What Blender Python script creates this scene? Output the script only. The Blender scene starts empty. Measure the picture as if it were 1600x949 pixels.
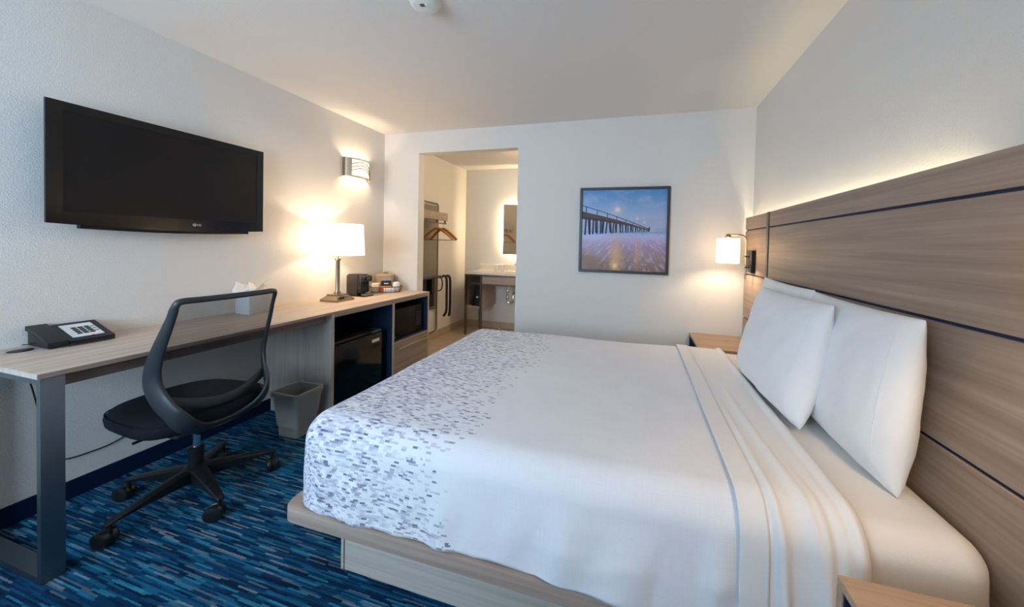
import bpy, bmesh, math, random
from mathutils import Vector, Matrix, noise
random.seed(7)
PI = math.pi
scene = bpy.context.scene
COL = scene.collection

# ------------------------------------------------------------------ camera
CAM = Vector((2.6526, 0.0, 1.2929))
def cam_axes(yaw, pitch, roll):
    f = Vector((-math.sin(yaw)*math.cos(pitch), math.cos(yaw)*math.cos(pitch), math.sin(pitch)))
    r = Vector((math.cos(yaw), math.sin(yaw), 0)); u = r.cross(f)
    c, s = math.cos(roll), math.sin(roll)
    return c*r + s*u, -s*r + c*u, f
cr, cu, cf = cam_axes(0.2562, -0.0184, 0.0234)
cam = bpy.data.cameras.new('camera'); cam_o = bpy.data.objects.new('camera', cam); COL.objects.link(cam_o)
m = Matrix(((cr.x, cu.x, -cf.x), (cr.y, cu.y, -cf.y), (cr.z, cu.z, -cf.z))).to_4x4(); m.translation = CAM
cam_o.matrix_world = m
cam.sensor_width = 36.0; cam.sensor_fit = 'HORIZONTAL'; cam.lens = 515.13/1600*36
cam.shift_x = -(860.0-800.0)/1600; cam.shift_y = (393.12-474.5)/1600
cam.clip_start = 0.02; cam.clip_end = 100
scene.camera = cam_o

# ------------------------------------------------------------------ light from outside, exposure
world = bpy.data.worlds.new('sky'); scene.world = world; world.use_nodes = True
bg = world.node_tree.nodes['Background']; bg.inputs[0].default_value = (0.58, 0.79, 1.0, 1); bg.inputs[1].default_value = 10.5
WX0, WX1, WZ0, WZ1, WY = 0.15, 1.80, 0.80, 2.20, -1.15      # the window in the wall behind the camera
pl = bpy.data.lights.new('window_portal', 'AREA'); pl.shape = 'RECTANGLE'; pl.size = WX1-WX0; pl.size_y = WZ1-WZ0
pl.cycles.is_portal = True
po = bpy.data.objects.new('window_portal', pl); COL.objects.link(po)
po.location = ((WX0+WX1)/2, WY-0.13, (WZ0+WZ1)/2); po.rotation_euler = (PI/2, 0, PI)
po.rotation_euler = Vector((0, 1, 0)).to_track_quat('-Z', 'Z').to_euler()
vs = scene.view_settings
vs.view_transform = 'Standard'; vs.look = 'None'; vs.gamma = 1.0; vs.use_curve_mapping = False; vs.exposure = 0.14
scene.cycles.use_denoising = True
scene.cycles.max_bounces = 10; scene.cycles.diffuse_bounces = 6; scene.cycles.transparent_max_bounces = 12
scene.cycles.caustics_reflective = False; scene.cycles.caustics_refractive = False
scene.cycles.sample_clamp_indirect = 4.0

# ------------------------------------------------------------------ materials
MATS = {}
def srgb(h):
    h = h.lstrip('#'); c = [int(h[i:i+2], 16)/255 for i in (0, 2, 4)]
    return tuple((x/12.92 if x <= .04045 else ((x+.055)/1.055)**2.4) for x in c) + (1,)
class N:
    """small helper around a node tree"""
    def __init__(s, name):
        s.m = bpy.data.materials.new(name); s.m.use_nodes = True; s.t = s.m.node_tree; s.b = s.t.nodes['Principled BSDF']; s.out = s.t.nodes['Material Output']
        MATS[name] = s.m
    def n(s, typ, **kw):
        n = s.t.nodes.new(typ)
        for k, v in kw.items():
            if isinstance(k, str) and k.startswith('i_'):
                key = k[2:]; key = int(key) if key.isdigit() else key.replace('_', ' ')
                if isinstance(v, bpy.types.NodeSocket): s.t.links.new(v, n.inputs[key])
                else: n.inputs[key].default_value = v
            else: setattr(n, k, v)
        return n
    def link(s, a, b): s.t.links.new(a, b)
    def math(s, op, a, b=0.0, c=None):
        n = s.n('ShaderNodeMath', operation=op)
        for i, v in enumerate((a, b, c)):
            if v is None: continue
            if isinstance(v, bpy.types.NodeSocket): s.link(v, n.inputs[i])
            else: n.inputs[i].default_value = v
        return n.outputs[0]
    def ramp(s, fac, stops, interp='LINEAR'):
        n = s.n('ShaderNodeValToRGB'); n.color_ramp.interpolation = interp
        e = n.color_ramp.elements
        while len(e) < len(stops): e.new(.5)
        for i, (p, c) in enumerate(stops): e[i].position = p; e[i].color = c if len(c) == 4 else (*c, 1)
        s.link(fac, n.inputs[0]); return n.outputs[0]
    def mix(s, fac, a, b, blend='MIX'):
        n = s.n('ShaderNodeMix', data_type='RGBA', blend_type=blend)
        for idx, v in ((0, fac), (6, a), (7, b)):
            if isinstance(v, bpy.types.NodeSocket): s.link(v, n.inputs[idx])
            else: n.inputs[idx].default_value = v
        return n.outputs[2]
    def coord(s, out='Object', scale=(1, 1, 1), rot=(0, 0, 0), loc=(0, 0, 0)):
        c = s.n('ShaderNodeTexCoord'); mp = s.n('ShaderNodeMapping'); s.link(c.outputs[out], mp.inputs[0])
        mp.inputs['Scale'].default_value = scale; mp.inputs['Rotation'].default_value = rot; mp.inputs['Location'].default_value = loc
        return mp.outputs[0]
    def noise(s, vec, scale, detail=3, rough=.5, dist=0.0):
        return s.n('ShaderNodeTexNoise', i_Vector=vec, i_Scale=scale, i_Detail=detail, i_Roughness=rough, i_Distortion=dist).outputs[0]
    def bump(s, h, strength=.3, dist=.002):
        b = s.n('ShaderNodeBump', i_Strength=strength, i_Distance=dist, i_Height=h); s.link(b.outputs[0], s.b.inputs['Normal'])
    def base(s, c, rough=.5, metal=0.0, spec=.5):
        if isinstance(c, bpy.types.NodeSocket): s.link(c, s.b.inputs['Base Color'])
        else: s.b.inputs['Base Color'].default_value = c
        s.b.inputs['Roughness'].default_value = rough; s.b.inputs['Metallic'].default_value = metal
        s.b.inputs['Specular IOR Level'].default_value = spec
        return s

def plain(name, hexc, rough=.5, metal=0.0, spec=.5, bump=None):
    k = N(name); v = k.coord()
    nz = k.noise(v, 40, 3)
    c = srgb(hexc); d = tuple(x*.9 for x in c[:3])+(1,)
    k.base(k.mix(nz, d, c), rough, metal, spec)
    if bump: k.bump(k.noise(v, bump[0], 3), bump[1], bump[2])
    return k.m

def wood(name, dark, mid, light, axis, rough=.45, scale=1.0):
    """laminate with grain running along one axis"""
    k = N(name)
    sc = [26*scale]*3; sc['xyz'.index(axis)] = .6*scale
    v = k.coord('Object', tuple(sc))
    big = k.noise(v, 1.3, 5, .55, .6)
    sf = [150*scale]*3; sf['xyz'.index(axis)] = 3.0*scale
    fine = k.noise(k.coord('Object', tuple(sf)), 1.0, 4, .6)
    si = [26*scale]*3; si['xyz'.index(axis)] = .9*scale
    st = k.noise(k.coord('Object', tuple(si), loc=(3.1, 1.7, .4)), 1.0, 3, .5, 1.2)
    f = k.math('ADD', k.math('MULTIPLY', big, .6), k.math('MULTIPLY', st, .4))
    c = k.ramp(f, [(.34, srgb(dark)), (.50, srgb(mid)), (.66, srgb(light))])
    c = k.mix(k.math('MULTIPLY', k.math('SUBTRACT', fine, .35), 1.35), c, srgb(dark))
    k.base(c, rough, 0, .35); k.bump(fine, .12, .0006)
    return k.m

def wall_mat(name, hexc, scale=70, strength=.55, rough=.75):
    k = N(name); v = k.coord()
    a = k.noise(v, scale, 2, .5)
    b = k.noise(v, scale*2.7, 2, .5)
    h = k.math('ADD', k.math('MULTIPLY', k.ramp(a, [(.52, (0, 0, 0)), (.64, (1, 1, 1))]), .8), k.math('MULTIPLY', b, .5))
    k.base(srgb(hexc), rough, 0, .3); k.bump(h, strength, .003)
    return k.m
wall_mat('paint_wall', '#e1deda', 150, .30); wall_mat('paint_ceiling', '#e4e1dd', 170, .22)
wall_mat('paint_jamb', '#e6e4df', 110, .25)

# carpet: random dashes running along x
k = N('carpet')
tc = k.n('ShaderNodeTexCoord'); sx = k.n('ShaderNodeSeparateXYZ'); k.link(tc.outputs['Object'], sx.inputs[0])
wob = k.math('MULTIPLY', k.math('SUBTRACT', k.noise(k.coord('Object', (160, 420, 1)), 1.0, 3), .5), .008)
yy = k.math('ADD', sx.outputs[1], wob); xx = k.math('ADD', sx.outputs[0], k.math('MULTIPLY', wob, 4))
def dashes(rowh, coll, seed):
    row = k.math('FLOOR', k.math('DIVIDE', yy, rowh))
    r1 = k.n('ShaderNodeTexWhiteNoise', noise_dimensions='1D'); k.link(k.math('ADD', row, seed), r1.inputs['W'])
    cf_ = k.math('ADD', k.math('DIVIDE', xx, coll), k.math('MULTIPLY', r1.outputs[0], 17.3))
    cc = k.math('FLOOR', cf_)
    cb = k.n('ShaderNodeCombineXYZ'); k.link(row, cb.inputs[0]); k.link(cc, cb.inputs[1]); cb.inputs[2].default_value = seed
    w2 = k.n('ShaderNodeTexWhiteNoise', noise_dimensions='3D'); k.link(cb.outputs[0], w2.inputs[0])
    return w2.outputs[0]
d1 = dashes(.0056, .095, 3.0); d2 = dashes(.0091, .22, 11.0)
c1 = k.ramp(d1, [(0, srgb('#0b2b4a')), (.24, srgb('#11446c')), (.44, srgb('#185e89')), (.60, srgb('#257ca6')), (.75, srgb('#788b9c')), (.85, srgb('#3fa2c4')), (.94, srgb('#a9b6c2'))], 'CONSTANT')
c2 = k.ramp(d2, [(0, srgb('#0a223d')), (.4, srgb('#0e365a')), (.7, srgb('#175a82')), (.88, srgb('#2887ac'))], 'CONSTANT')
c3 = k.mix(.38, c1, c2)
tuft = k.noise(k.coord('Object', (420, 420, 420)), 1.0, 2)
c3 = k.mix(k.math('MULTIPLY', k.math('SUBTRACT', 1.0, tuft), .45), c3, srgb('#06162e'))
k.base(c3, .95, 0, .1); k.bump(k.math('ADD', tuft, k.math('MULTIPLY', d1, .4)), .8, .006)
k = N('carpet_base'); v = k.coord('Object', (400, 400, 400)); k.base(k.mix(k.noise(v, 1.0, 3), srgb('#061227'), srgb('#112a52')), .95, 0, .1); k.bump(k.noise(v, 1.0, 2), .8, .004)

wood('oak_desk', '#b09c8c', '#c8b6a7', '#d6c6b8', 'y', .42)
wood('oak_edge', '#8a786c', '#9d8b7e', '#ac9a8c', 'y', .5)
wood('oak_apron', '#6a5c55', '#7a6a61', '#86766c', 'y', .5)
wood('oak_upright', '#a59b93', '#bdb2a9', '#ccc1b7', 'z', .5)
wood('oak_upright_edge', '#a0937f', '#b3a693', '#c0b4a2', 'z', .5)
wood('oak_head', '#87766a', '#9d8b7d', '#aa988a', 'y', .5)
wood('oak_head_edge', '#6c5f57', '#7d7068', '#8b7d73', 'z', .5)
wood('oak_bed', '#97847a', '#ab998c', '#b9a79a', 'x', .45)
wood('oak_base', '#adA59c'.lower(), '#c2bab0', '#d0c8be', 'x', .5)
wood('oak_stand', '#9a8069', '#b2977e', '#bfa58d', 'x', .42)
wood('oak_vanity', '#8d8077', '#a59689', '#b3a597', 'x', .5)
wood('hanger_wood', '#a8672c', '#c17f3c', '#d09350', 'x', .35)
plain('navy', '#152a4c', .55); plain('navy_line', '#131f36', .5)
plain('navy_lining', '#14284a', .7)
plain('black_plastic', '#141517', .38); plain('black_gloss', '#07080a', .12); plain('black_matte', '#0e0f11', .7); plain('appliance_black', '#070708', .5, 0, .25)
plain('tv_bezel', '#0a0b0d', .16); 
k = N('tv_screen'); k.base(k.mix(k.noise(k.coord(), 3, 1), srgb('#100f12'), srgb('#141316')), .28, 0, .3)
k = N('chair_fabric'); v = k.coord('Object', (500, 500, 500)); k.base(k.mix(k.noise(v, 1, 2), srgb('#0d1016'), srgb('#1a1e26')), .9, 0, .2); k.bump(k.noise(v, 1, 2), .4, .001)
plain('chair_frame', '#2b2f34', .42)
k = N('chair_mesh')
vv = k.coord('Object', (1, 1, 1)); wv = k.n('ShaderNodeTexWave', wave_type='BANDS', bands_direction='Z', i_Vector=vv, i_Scale=160.0); wv2 = k.n('ShaderNodeTexWave', wave_type='BANDS', bands_direction='Y', i_Vector=vv, i_Scale=160.0)
hole = k.math('MULTIPLY', wv.outputs[1], wv2.outputs[1])
k.base(srgb('#25262a'), .7, 0, .3); tr = k.n('ShaderNodeBsdfTransparent'); mx = k.n('ShaderNodeMixShader')
k.link(k.math('ADD', .35, k.math('MULTIPLY', hole, .25)), mx.inputs[0]); k.link(k.b.outputs[0], mx.inputs[1]); k.link(tr.outputs[0], mx.inputs[2]); k.link(mx.outputs[0], k.out.inputs[0])
k = N('chrome'); k.base(k.mix(k.noise(k.coord(), 30, 2), (.75, .77, .8, 1), (.85, .86, .88, 1)), .14, 1.0)
def brushed(name, hexc, rough=.3):
    k = N(name); nz = k.noise(k.coord('Object', (30, 30, 900)), 1.0, 3); c = srgb(hexc)
    k.base(k.mix(nz, tuple(x*.8 for x in c[:3])+(1,), c), rough, 1.0); return k.m
brushed('steel', '#7d8790', .40); brushed('nickel', '#b7aa98', .26); brushed('brass', '#c2a888', .25); brushed('satin', '#cfc2ae', .55); brushed('bronze', '#877a6c', .35); brushed('lamp_base_metal', '#9b8b76', .34)
plain('white_plastic', '#e8e8e4', .4); plain('phone_face', '#e4e7ec', .4); plain('phone_black', '#191b20', .45); plain('key_black', '#17191c', .5); plain('red_light', '#c01a26', .4)
def cloth(name, c_lo, c_hi, sc=(260, 260, 260), bs=.25, rough=.9):
    k = N(name); v = k.coord('Object', sc); nz = k.noise(v, 1, 2)
    big = k.noise(k.coord(), 5, 3)
    k.base(k.mix(k.math('ADD', k.math('MULTIPLY', nz, .5), k.math('MULTIPLY', big, .5)), srgb(c_lo), srgb(c_hi)), rough, 0, .2)
    k.b.inputs['Sheen Weight'].default_value = .15
    k.bump(k.math('ADD', nz, k.math('MULTIPLY', k.noise(k.coord(), 14, 3), 2.5)), bs, .002); return k.m
cloth('linen_pillow', '#e6e8ec', '#eff1f4'); cloth('linen_sheet', '#e4e3e4', '#edecec'); cloth('linen_fitted', '#e5e1dd', '#eeebe7')
# coverlet: white weave with a fading patchwork of grey-blue dashes at the foot
k = N('coverlet')
uvn = k.n('ShaderNodeUVMap'); sx = k.n('ShaderNodeSeparateXYZ'); k.link(uvn.outputs[0], sx.inputs[0])
U_, V_ = sx.outputs[0], sx.outputs[1]
wv = k.noise(uvn.outputs[0], 60, 2)
Uw = k.math('ADD', U_, k.math('MULTIPLY', k.math('SUBTRACT', wv, .5), .0016)); Vw = k.math('ADD', V_, k.math('MULTIPLY', k.math('SUBTRACT', wv, .5), .001))
def cell(cw, ch, seed):
    row = k.math('FLOOR', k.math('DIVIDE', Vw, ch))
    r1 = k.n('ShaderNodeTexWhiteNoise', noise_dimensions='1D'); k.link(k.math('ADD', row, seed), r1.inputs['W'])
    cc = k.math('FLOOR', k.math('ADD', k.math('DIVIDE', Uw, cw), k.math('MULTIPLY', r1.outputs[0], 9.7)))
    cb = k.n('ShaderNodeCombineXYZ'); k.link(row, cb.inputs[0]); k.link(cc, cb.inputs[1]); cb.inputs[2].default_value = seed
    w = k.n('ShaderNodeTexWhiteNoise', noise_dimensions='3D'); k.link(cb.outputs[0], w.inputs[0])
    s3 = k.n('ShaderNodeSeparateColor'); k.link(w.outputs[1], s3.inputs[0])
    return s3.outputs[0], s3.outputs[1]
fade = k.n('ShaderNodeMapRange', interpolation_type='LINEAR'); k.link(k.math('ADD', U_, k.math('MULTIPLY', k.math('SUBTRACT', k.noise(uvn.outputs[0], 5, 4), .5), .40)), fade.inputs[0])
fade.inputs[1].default_value = .70; fade.inputs[2].default_value = .0; fade.inputs[3].default_value = 0; fade.inputs[4].default_value = 1
F = fade.outputs[0]
p1, q1 = cell(.019, .0066, 2.0); p2, q2 = cell(.019, .0066, 9.0); p3, q3 = cell(.030, .0132, 5.0)
brk = k.ramp(k.noise(k.coord('UV', (420, 700, 1)), 1.0, 2), [(.36, (0, 0, 0)), (.50, (1, 1, 1))])
on_light = k.math('LESS_THAN', p1, k.math('MULTIPLY', k.math('POWER', F, .7), .62))
on_dark = k.math('LESS_THAN', p2, k.math('ADD', k.math('MULTIPLY', F, .13), k.math('MINIMUM', k.math('MULTIPLY', F, .35), .05)))
on_wash = k.math('LESS_THAN', p3, k.math('MULTIPLY', k.math('POWER', F, 2.0), .8))
white = k.mix(k.noise(uvn.outputs[0], 8, 2), srgb('#e9e9ef'), srgb('#f3f3f6'))
c = k.mix(k.math('MULTIPLY', on_wash, .28), white, srgb('#b3b4ce'))
c = k.mix(k.math('MULTIPLY', on_light, k.math('ADD', .15, k.math('MULTIPLY', q1, .55))), c, k.mix(q2, srgb('#8f94bc'), srgb('#a79fb6')))
c = k.mix(k.math('MULTIPLY', k.math('MULTIPLY', on_dark, k.math('ADD', .5, k.math('MULTIPLY', q2, .5))), k.math('ADD', .3, k.math('MULTIPLY', brk, .7))), c, srgb('#39426e'))
gx = k.math('SINE', k.math('MULTIPLY', U_, 1250.0)); gy = k.math('SINE', k.math('MULTIPLY', V_, 1250.0))
strg = k.noise(k.coord('UV', (500, 12, 1)), 1.0, 2); strg2 = k.noise(k.coord('UV', (12, 500, 1)), 1.0, 2)
wt = k.math('ADD', strg, strg2)
c = k.mix(k.math('MULTIPLY', k.math('SUBTRACT', 1.15, wt), .35), c, srgb('#c6c8d4'))
k.base(c, .92, 0, .15); k.b.inputs['Sheen Weight'].default_value = .1
k.bump(k.math('ADD', k.math('MULTIPLY', k.math('ADD', gx, gy), .25), k.math('ADD', wt, k.math('MULTIPLY', k.noise(k.coord(), 12, 3), 2.0))), .3, .0015)

def glow(name, hexc, strength, transl=True):
    k = N(name); c = srgb(hexc)
    k.base(k.mix(k.noise(k.coord('Object', (300, 300, 300)), 1, 2), (.85, .83, .8, 1), (.92, .9, .87, 1)), .9, 0, .1)
    k.b.inputs['Emission Color'].default_value = c; k.b.inputs['Emission Strength'].default_value = strength
    if transl:
        t = k.n('ShaderNodeBsdfTranslucent'); t.inputs[0].default_value = (.9, .82, .7, 1)
        mx = k.n('ShaderNodeMixShader'); mx.inputs[0].default_value = .5
        k.link(k.b.outputs[0], mx.inputs[1]); k.link(t.outputs[0], mx.inputs[2]); k.link(mx.outputs[0], k.out.inputs[0])
    return k.m
glow('shade_table', '#ffdfb6', 3.2); glow('shade_bed', '#ffdfb6', 4.6); glow('sconce_glass', '#ffe2b8', 2.0); glow('led', '#ffe8b8', 34.0, False); glow('led_mirror', '#ffe4b8', 170.0, False)
glow('ceiling_lamp_glass', '#ffe0b0', 3.0, False)
def clear(name, tint, fac, rough=.05):
    k = N(name); k.base(k.mix(k.noise(k.coord(), 25, 2), tint, (1, 1, 1, 1)), rough, 0, .5)
    tr = k.n('ShaderNodeBsdfTransparent'); mx = k.n('ShaderNodeMixShader'); fr = k.n('ShaderNodeFresnel', i_IOR=1.4)
    k.link(k.math('ADD', fac, k.math('MULTIPLY', fr.outputs[0], .6)), mx.inputs[0]); k.link(tr.outputs[0], mx.inputs[1]); k.link(k.b.outputs[0], mx.inputs[2]); k.link(mx.outputs[0], k.out.inputs[0]); return k.m
clear('window_glass', (.9, .95, 1, 1), 0.0); clear('liner', (.70, .69, .66, 1), .16, .15); clear('tumbler_glass', (.9, .9, .85, 1), .12)
plain('bin_plastic', '#8f8a7f', .5); plain('stone', '#ece4d8', .3); plain('tissue', '#f2f2f0', .9); plain('box_white', '#dde0e4', .6)
plain('bucket', '#c9b190', .45); plain('paper_cup', '#e9e0d2', .7); plain('wire', '#6d6459', .35, .6); plain('bag_silver', '#b9b5ae', .3, .7); plain('bag_orange', '#d08a2b', .45); plain('bag_black', '#1b1a1c', .4); plain('bag_red', '#c5452d', .5); plain('print_white', '#e8e4dc', .6)
plain('coffee_body', '#2c2825', .35, .2); plain('coffee_black', '#121316', .2)
plain('valet_panel', '#7c7166', .5); plain('mirror_frame', '#8d8577', .3, .6)
k = N('mirror'); k.base(k.mix(k.noise(k.coord(), 4, 1), (.80, .80, .78, 1), (.84, .84, .82, 1)), .05, 1.0)
k = N('tile'); k.base(k.mix(k.noise(k.coord(), 9, 4), srgb('#b09d86'), srgb('#c8b69e')), .35, 0, .5)
plain('grout', '#8b7d6c', .9); plain('frame_dark', '#3d3c40', .4); plain('detector', '#efefeb', .5); plain('detector_dark', '#3a3a3a', .6)
plain('asphalt', '#8f8f8c', .9); plain('alu', '#c8c8c6', .4)

# ------------------------------------------------------------------ geometry helpers
class G:
    def __init__(s): s.v = []; s.f = []; s.uv = None
    def add(s, vs, fs):
        o = len(s.v); s.v += [tuple(v) for v in vs]; s.f += [[i+o for i in f] for f in fs]; return s
    def box(s, x0, x1, y0, y1, z0, z1, b=0.0, seg=2, mat=None):
        bm = bmesh.new(); bmesh.ops.create_cube(bm, size=1.0)
        for v in bm.verts: v.co = Vector((x0+(v.co.x+.5)*(x1-x0), y0+(v.co.y+.5)*(y1-y0), z0+(v.co.z+.5)*(z1-z0)))
        if b > 0: bmesh.ops.bevel(bm, geom=bm.edges[:], offset=min(b, .49*min(x1-x0, y1-y0, z1-z0)), segments=seg, affect='EDGES', profile=.5)
        if mat is not None: bm.transform(mat)
        bm.verts.index_update(); s.add([v.co[:] for v in bm.verts], [[v.index for v in f.verts] for f in bm.faces]); bm.free(); return s
    def tube(s, pts, r, n=10, closed=False, flat=None, up=None):
        """sweep; flat=(a,b) gives an elliptical/flat section a along side, b along up"""
        pts = [Vector(p) for p in pts]; L = len(pts); rings = []; ref = Vector(up) if up else None
        prev = None
        for i, p in enumerate(pts):
            a = pts[i-1] if (i > 0 or closed) else p; c = pts[(i+1) % L] if (i < L-1 or closed) else p
            t = (c-a).normalized()
            if ref is not None: sd = t.cross(ref)
            elif prev is None: sd = t.cross(Vector((0, 0, 1))) if abs(t.z) < .95 else t.cross(Vector((1, 0, 0)))
            else: sd = prev - t*prev.dot(t)
            if sd.length < 1e-6: sd = prev if prev else t.orthogonal()
            sd = sd.normalized(); prev = sd; w = sd.cross(t).normalized()
            rr = r[i] if isinstance(r, (list, tuple)) else r
            fa, fb = (flat[i] if isinstance(flat, list) else flat) if flat else (rr, rr)
            ring = []
            for j in range(n):
                th = 2*PI*(j+.5)/n
                cx_, cy_ = math.cos(th), math.sin(th)
                if flat: e = .45; cx_ = math.copysign(abs(cx_)**e, cx_); cy_ = math.copysign(abs(cy_)**e, cy_)
                ring.append(p + sd*fa*cx_ + w*fb*cy_)
            rings.append(ring)
        vs = [v for rg in rings for v in rg]; fs = []
        for i in range(L if closed else L-1):
            for j in range(n):
                a, b = i*n+j, i*n+(j+1) % n; c, d = ((i+1) % L)*n+(j+1) % n, ((i+1) % L)*n+j
                fs.append([a, b, c, d])
        if not closed: fs.append(list(range(n))[::-1]); fs.append([(L-1)*n+j for j in range(n)])
        return s.add(vs, fs)
    def lathe(s, prof, c=(0, 0, 0), n=32, axis='z', close=False):
        vs = []; fs = []; L = len(prof)
        for r, h in prof:
            for j in range(n):
                a = 2*PI*j/n; q = (r*math.cos(a), r*math.sin(a), h)
                if axis == 'x': q = (q[2], q[0], q[1])
                if axis == 'y': q = (q[0], q[2], q[1])
                vs.append((c[0]+q[0], c[1]+q[1], c[2]+q[2]))
        for i in range(L if close else L-1):
            for j in range(n): fs.append([i*n+j, i*n+(j+1) % n, ((i+1) % L)*n+(j+1) % n, ((i+1) % L)*n+j])
        if not close:
            if prof[0][0] > 1e-5: fs.append(list(range(n))[::-1])
            if prof[-1][0] > 1e-5: fs.append([(L-1)*n+j for j in range(n)])
        return s.add(vs, fs)
    def prism(s, poly, axis, a, b):
        """polygon of 2-D points extruded along axis from a to b"""
        n = len(poly); mk = {'x': lambda p, h: (h, p[0], p[1]), 'y': lambda p, h: (p[0], h, p[1]), 'z': lambda p, h: (p[0], p[1], h)}[axis]
        vs = [mk(p, a) for p in poly] + [mk(p, b) for p in poly]
        fs = [list(range(n))[::-1], list(range(n, 2*n))] + [[i, (i+1) % n, n+(i+1) % n, n+i] for i in range(n)]
        return s.add(vs, fs)
    def grid(s, fn, nu, nv, wrap_u=False, wrap_v=False):
        vs = [fn(i/(nu if wrap_u else nu-1), j/(nv if wrap_v else nv-1)) for i in range(nu) for j in range(nv)]; fs = []
        for i in range(nu if wrap_u else nu-1):
            for j in range(nv if wrap_v else nv-1):
                fs.append([i*nv+j, ((i+1) % nu)*nv+j, ((i+1) % nu)*nv+(j+1) % nv, i*nv+(j+1) % nv])
        return s.add(vs, fs)
    def xf(s, mat, i0=0):
        for i in range(i0, len(s.v)): s.v[i] = tuple(mat @ Vector(s.v[i]))
        return s
ORG = {}
def root_org(o):
    return ORG.get(o.name, Vector((0, 0, 0)))
def build(name, g, mat, parent=None, smooth=True, origin=None, uv=None, angle=38):
    org = root_org(parent) if parent else Vector(origin if origin is not None else (0, 0, 0))
    me = bpy.data.meshes.new(name)
    me.from_pydata([(v[0]-org.x, v[1]-org.y, v[2]-org.z) for v in g.v], [], g.f); me.validate()
    bm = bmesh.new(); bm.from_mesh(me); bmesh.ops.recalc_face_normals(bm, faces=bm.faces[:]); bm.to_mesh(me); bm.free()
    if uv:
        lay = me.uv_layers.new(name='UVMap')
        for lp in me.loops: lay.data[lp.index].uv = uv[lp.vertex_index]
    for p in me.polygons: p.use_smooth = smooth
    if smooth: me.set_sharp_from_angle(angle=math.radians(angle))
    me.materials.append(MATS[mat])
    o = bpy.data.objects.new(name, me); COL.objects.link(o)
    if parent: o.parent = parent
    else: o.location = org
    ORG[o.name] = org
    return o
def thing(name, loc, label, cat, group=None):
    o = bpy.data.objects.new(name, None); o.empty_display_size = .1; COL.objects.link(o); o.location = loc; ORG[o.name] = Vector(loc)
    return tag(o, label, cat, group)
def tag(o, label, cat=None, group=None):
    o['label'] = label
    if cat: o['category'] = cat
    if group: o['group'] = group
    return o
def struct(name, g, mat, parent=None, smooth=False, label=None):
    o = build(name, g, mat, parent, smooth)
    if not parent:
        o['kind'] = 'structure'
        if label: o['label'] = label
    return o
def point(name, loc, power, col, r=.03, parent=None):
    l = bpy.data.lights.new(name, 'POINT'); l.energy = power; l.color = col; l.shadow_soft_size = r
    o = bpy.data.objects.new(name, l); COL.objects.link(o)
    if parent: o.parent = parent; o.location = Vector(loc)-root_org(parent)
    else: o.location = loc
    return o
WARM = (1.0, .74, .47)

# ------------------------------------------------------------------ the room
D, WR, H = 2.9915, 3.552, 2.44
YB = 3.09; VE = 4.69; VX0, VX1 = .034, 2.2
struct('floor', G().box(-.1, WR+.1, WY-.1, D+.02, -.1, 0), 'carpet', label='blue carpet with streaks of navy, teal and grey')
struct('ceiling', G().box(-.1, WR+.1, WY-.1, D+.05, H, H+.1), 'paint_ceiling', label='white lightly textured ceiling over the bed')
struct('wall_left', G().box(-.1, 0, WY-.1, YB, 0, H), 'paint_wall', label='textured white wall behind television and desk')
struct('wall_right', G().box(WR, WR+.1, WY-.1, YB, 0, H), 'paint_wall', label='white wall behind the wooden headboard')
DL, DR, DT = .4274, 1.5274, 2.2237
struct('wall_back', G().box(0, DL, D, YB, 0, H).box(DL, DR, D, YB, DT, H).box(DR, WR, D, YB, 0, H), 'paint_wall', label='white wall with a doorless opening and framed picture')
struct('wall_front', G().box(-.1, WX0, WY-.1, WY, 0, H).box(WX1, WR+.1, WY-.1, WY, 0, H).box(WX0, WX1, WY-.1, WY, 0, WZ0).box(WX0, WX1, WY-.1, WY, WZ1, H), 'paint_wall')
struct('baseboard_left', G().box(0, .014, WY, 1.86, 0, .088, .003), 'carpet_base', label='dark navy carpet skirting along the desk wall')
struct('baseboard_back', G().box(DR+.02, 3.08, D-.014, D, 0, .088, .003), 'carpet_base')
w = struct('window_1', G().box(WX0-.04, WX1+.04, WY-.02, WY+.02, WZ0-.05, WZ0).box(WX0-.04, WX1+.04, WY-.02, WY+.02, WZ1, WZ1+.05).box(WX0-.05, WX0, WY-.02, WY+.02, WZ0, WZ1).box(WX1, WX1+.05, WY-.02, WY+.02, WZ0, WZ1).box((WX0+WX1)/2-.025, (WX0+WX1)/2+.025, WY-.06, WY-.02, WZ0, WZ1), 'alu')
build('pane', G().box(WX0, (WX0+WX1)/2-.025, WY-.05, WY-.044, WZ0, WZ1), 'window_glass', w, False); build('pane', G().box((WX0+WX1)/2+.025, WX1, WY-.05, WY-.044, WZ0, WZ1), 'window_glass', w, False)
# vestibule behind the opening
struct('wall_vestibule_left', G().box(-.1, VX0, YB, VE+.1, 0, H), 'paint_wall', label='warm lit wall of the vestibule with hanging rack')
struct('wall_vestibule_back', G().box(VX0, VX1, VE, VE+.1, 0, H), 'paint_wall', label='vestibule end wall behind vanity and mirror')
struct('wall_vestibule_right', G().box(VX1, VX1+.1, YB, VE+.1, 0, H), 'paint_wall')
struct('ceiling_vestibule', G().box(-.1, VX1+.1, D+.05, VE+.1, H, H+.1), 'paint_ceiling', label='ceiling of the vestibule beyond the opening')
fv = struct('floor_vestibule', G().box(VX0, VX1, D+.02, VE, -.1, -.006), 'grout', label='beige tiled floor beyond the opening')
ty = D+.024
while ty < VE-.02:
    y1 = min(ty+.30, VE-.003); tx = VX0+.003
    while tx < VX1-.02:
        x1 = min(tx+.30, VX1-.003); build('tile', G().box(tx, x1, ty, y1, -.006, 0, .002, 1), 'tile', fv, False); tx = x1+.005
    ty = y1+.005
sk = struct('baseboard_vestibule', G().box(VX0, VX0+.006, YB, VE, 0, .098).box(VX0, VX1, VE-.006, VE, 0, .098), 'grout', label='beige tile skirting of the vestibule')
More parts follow.
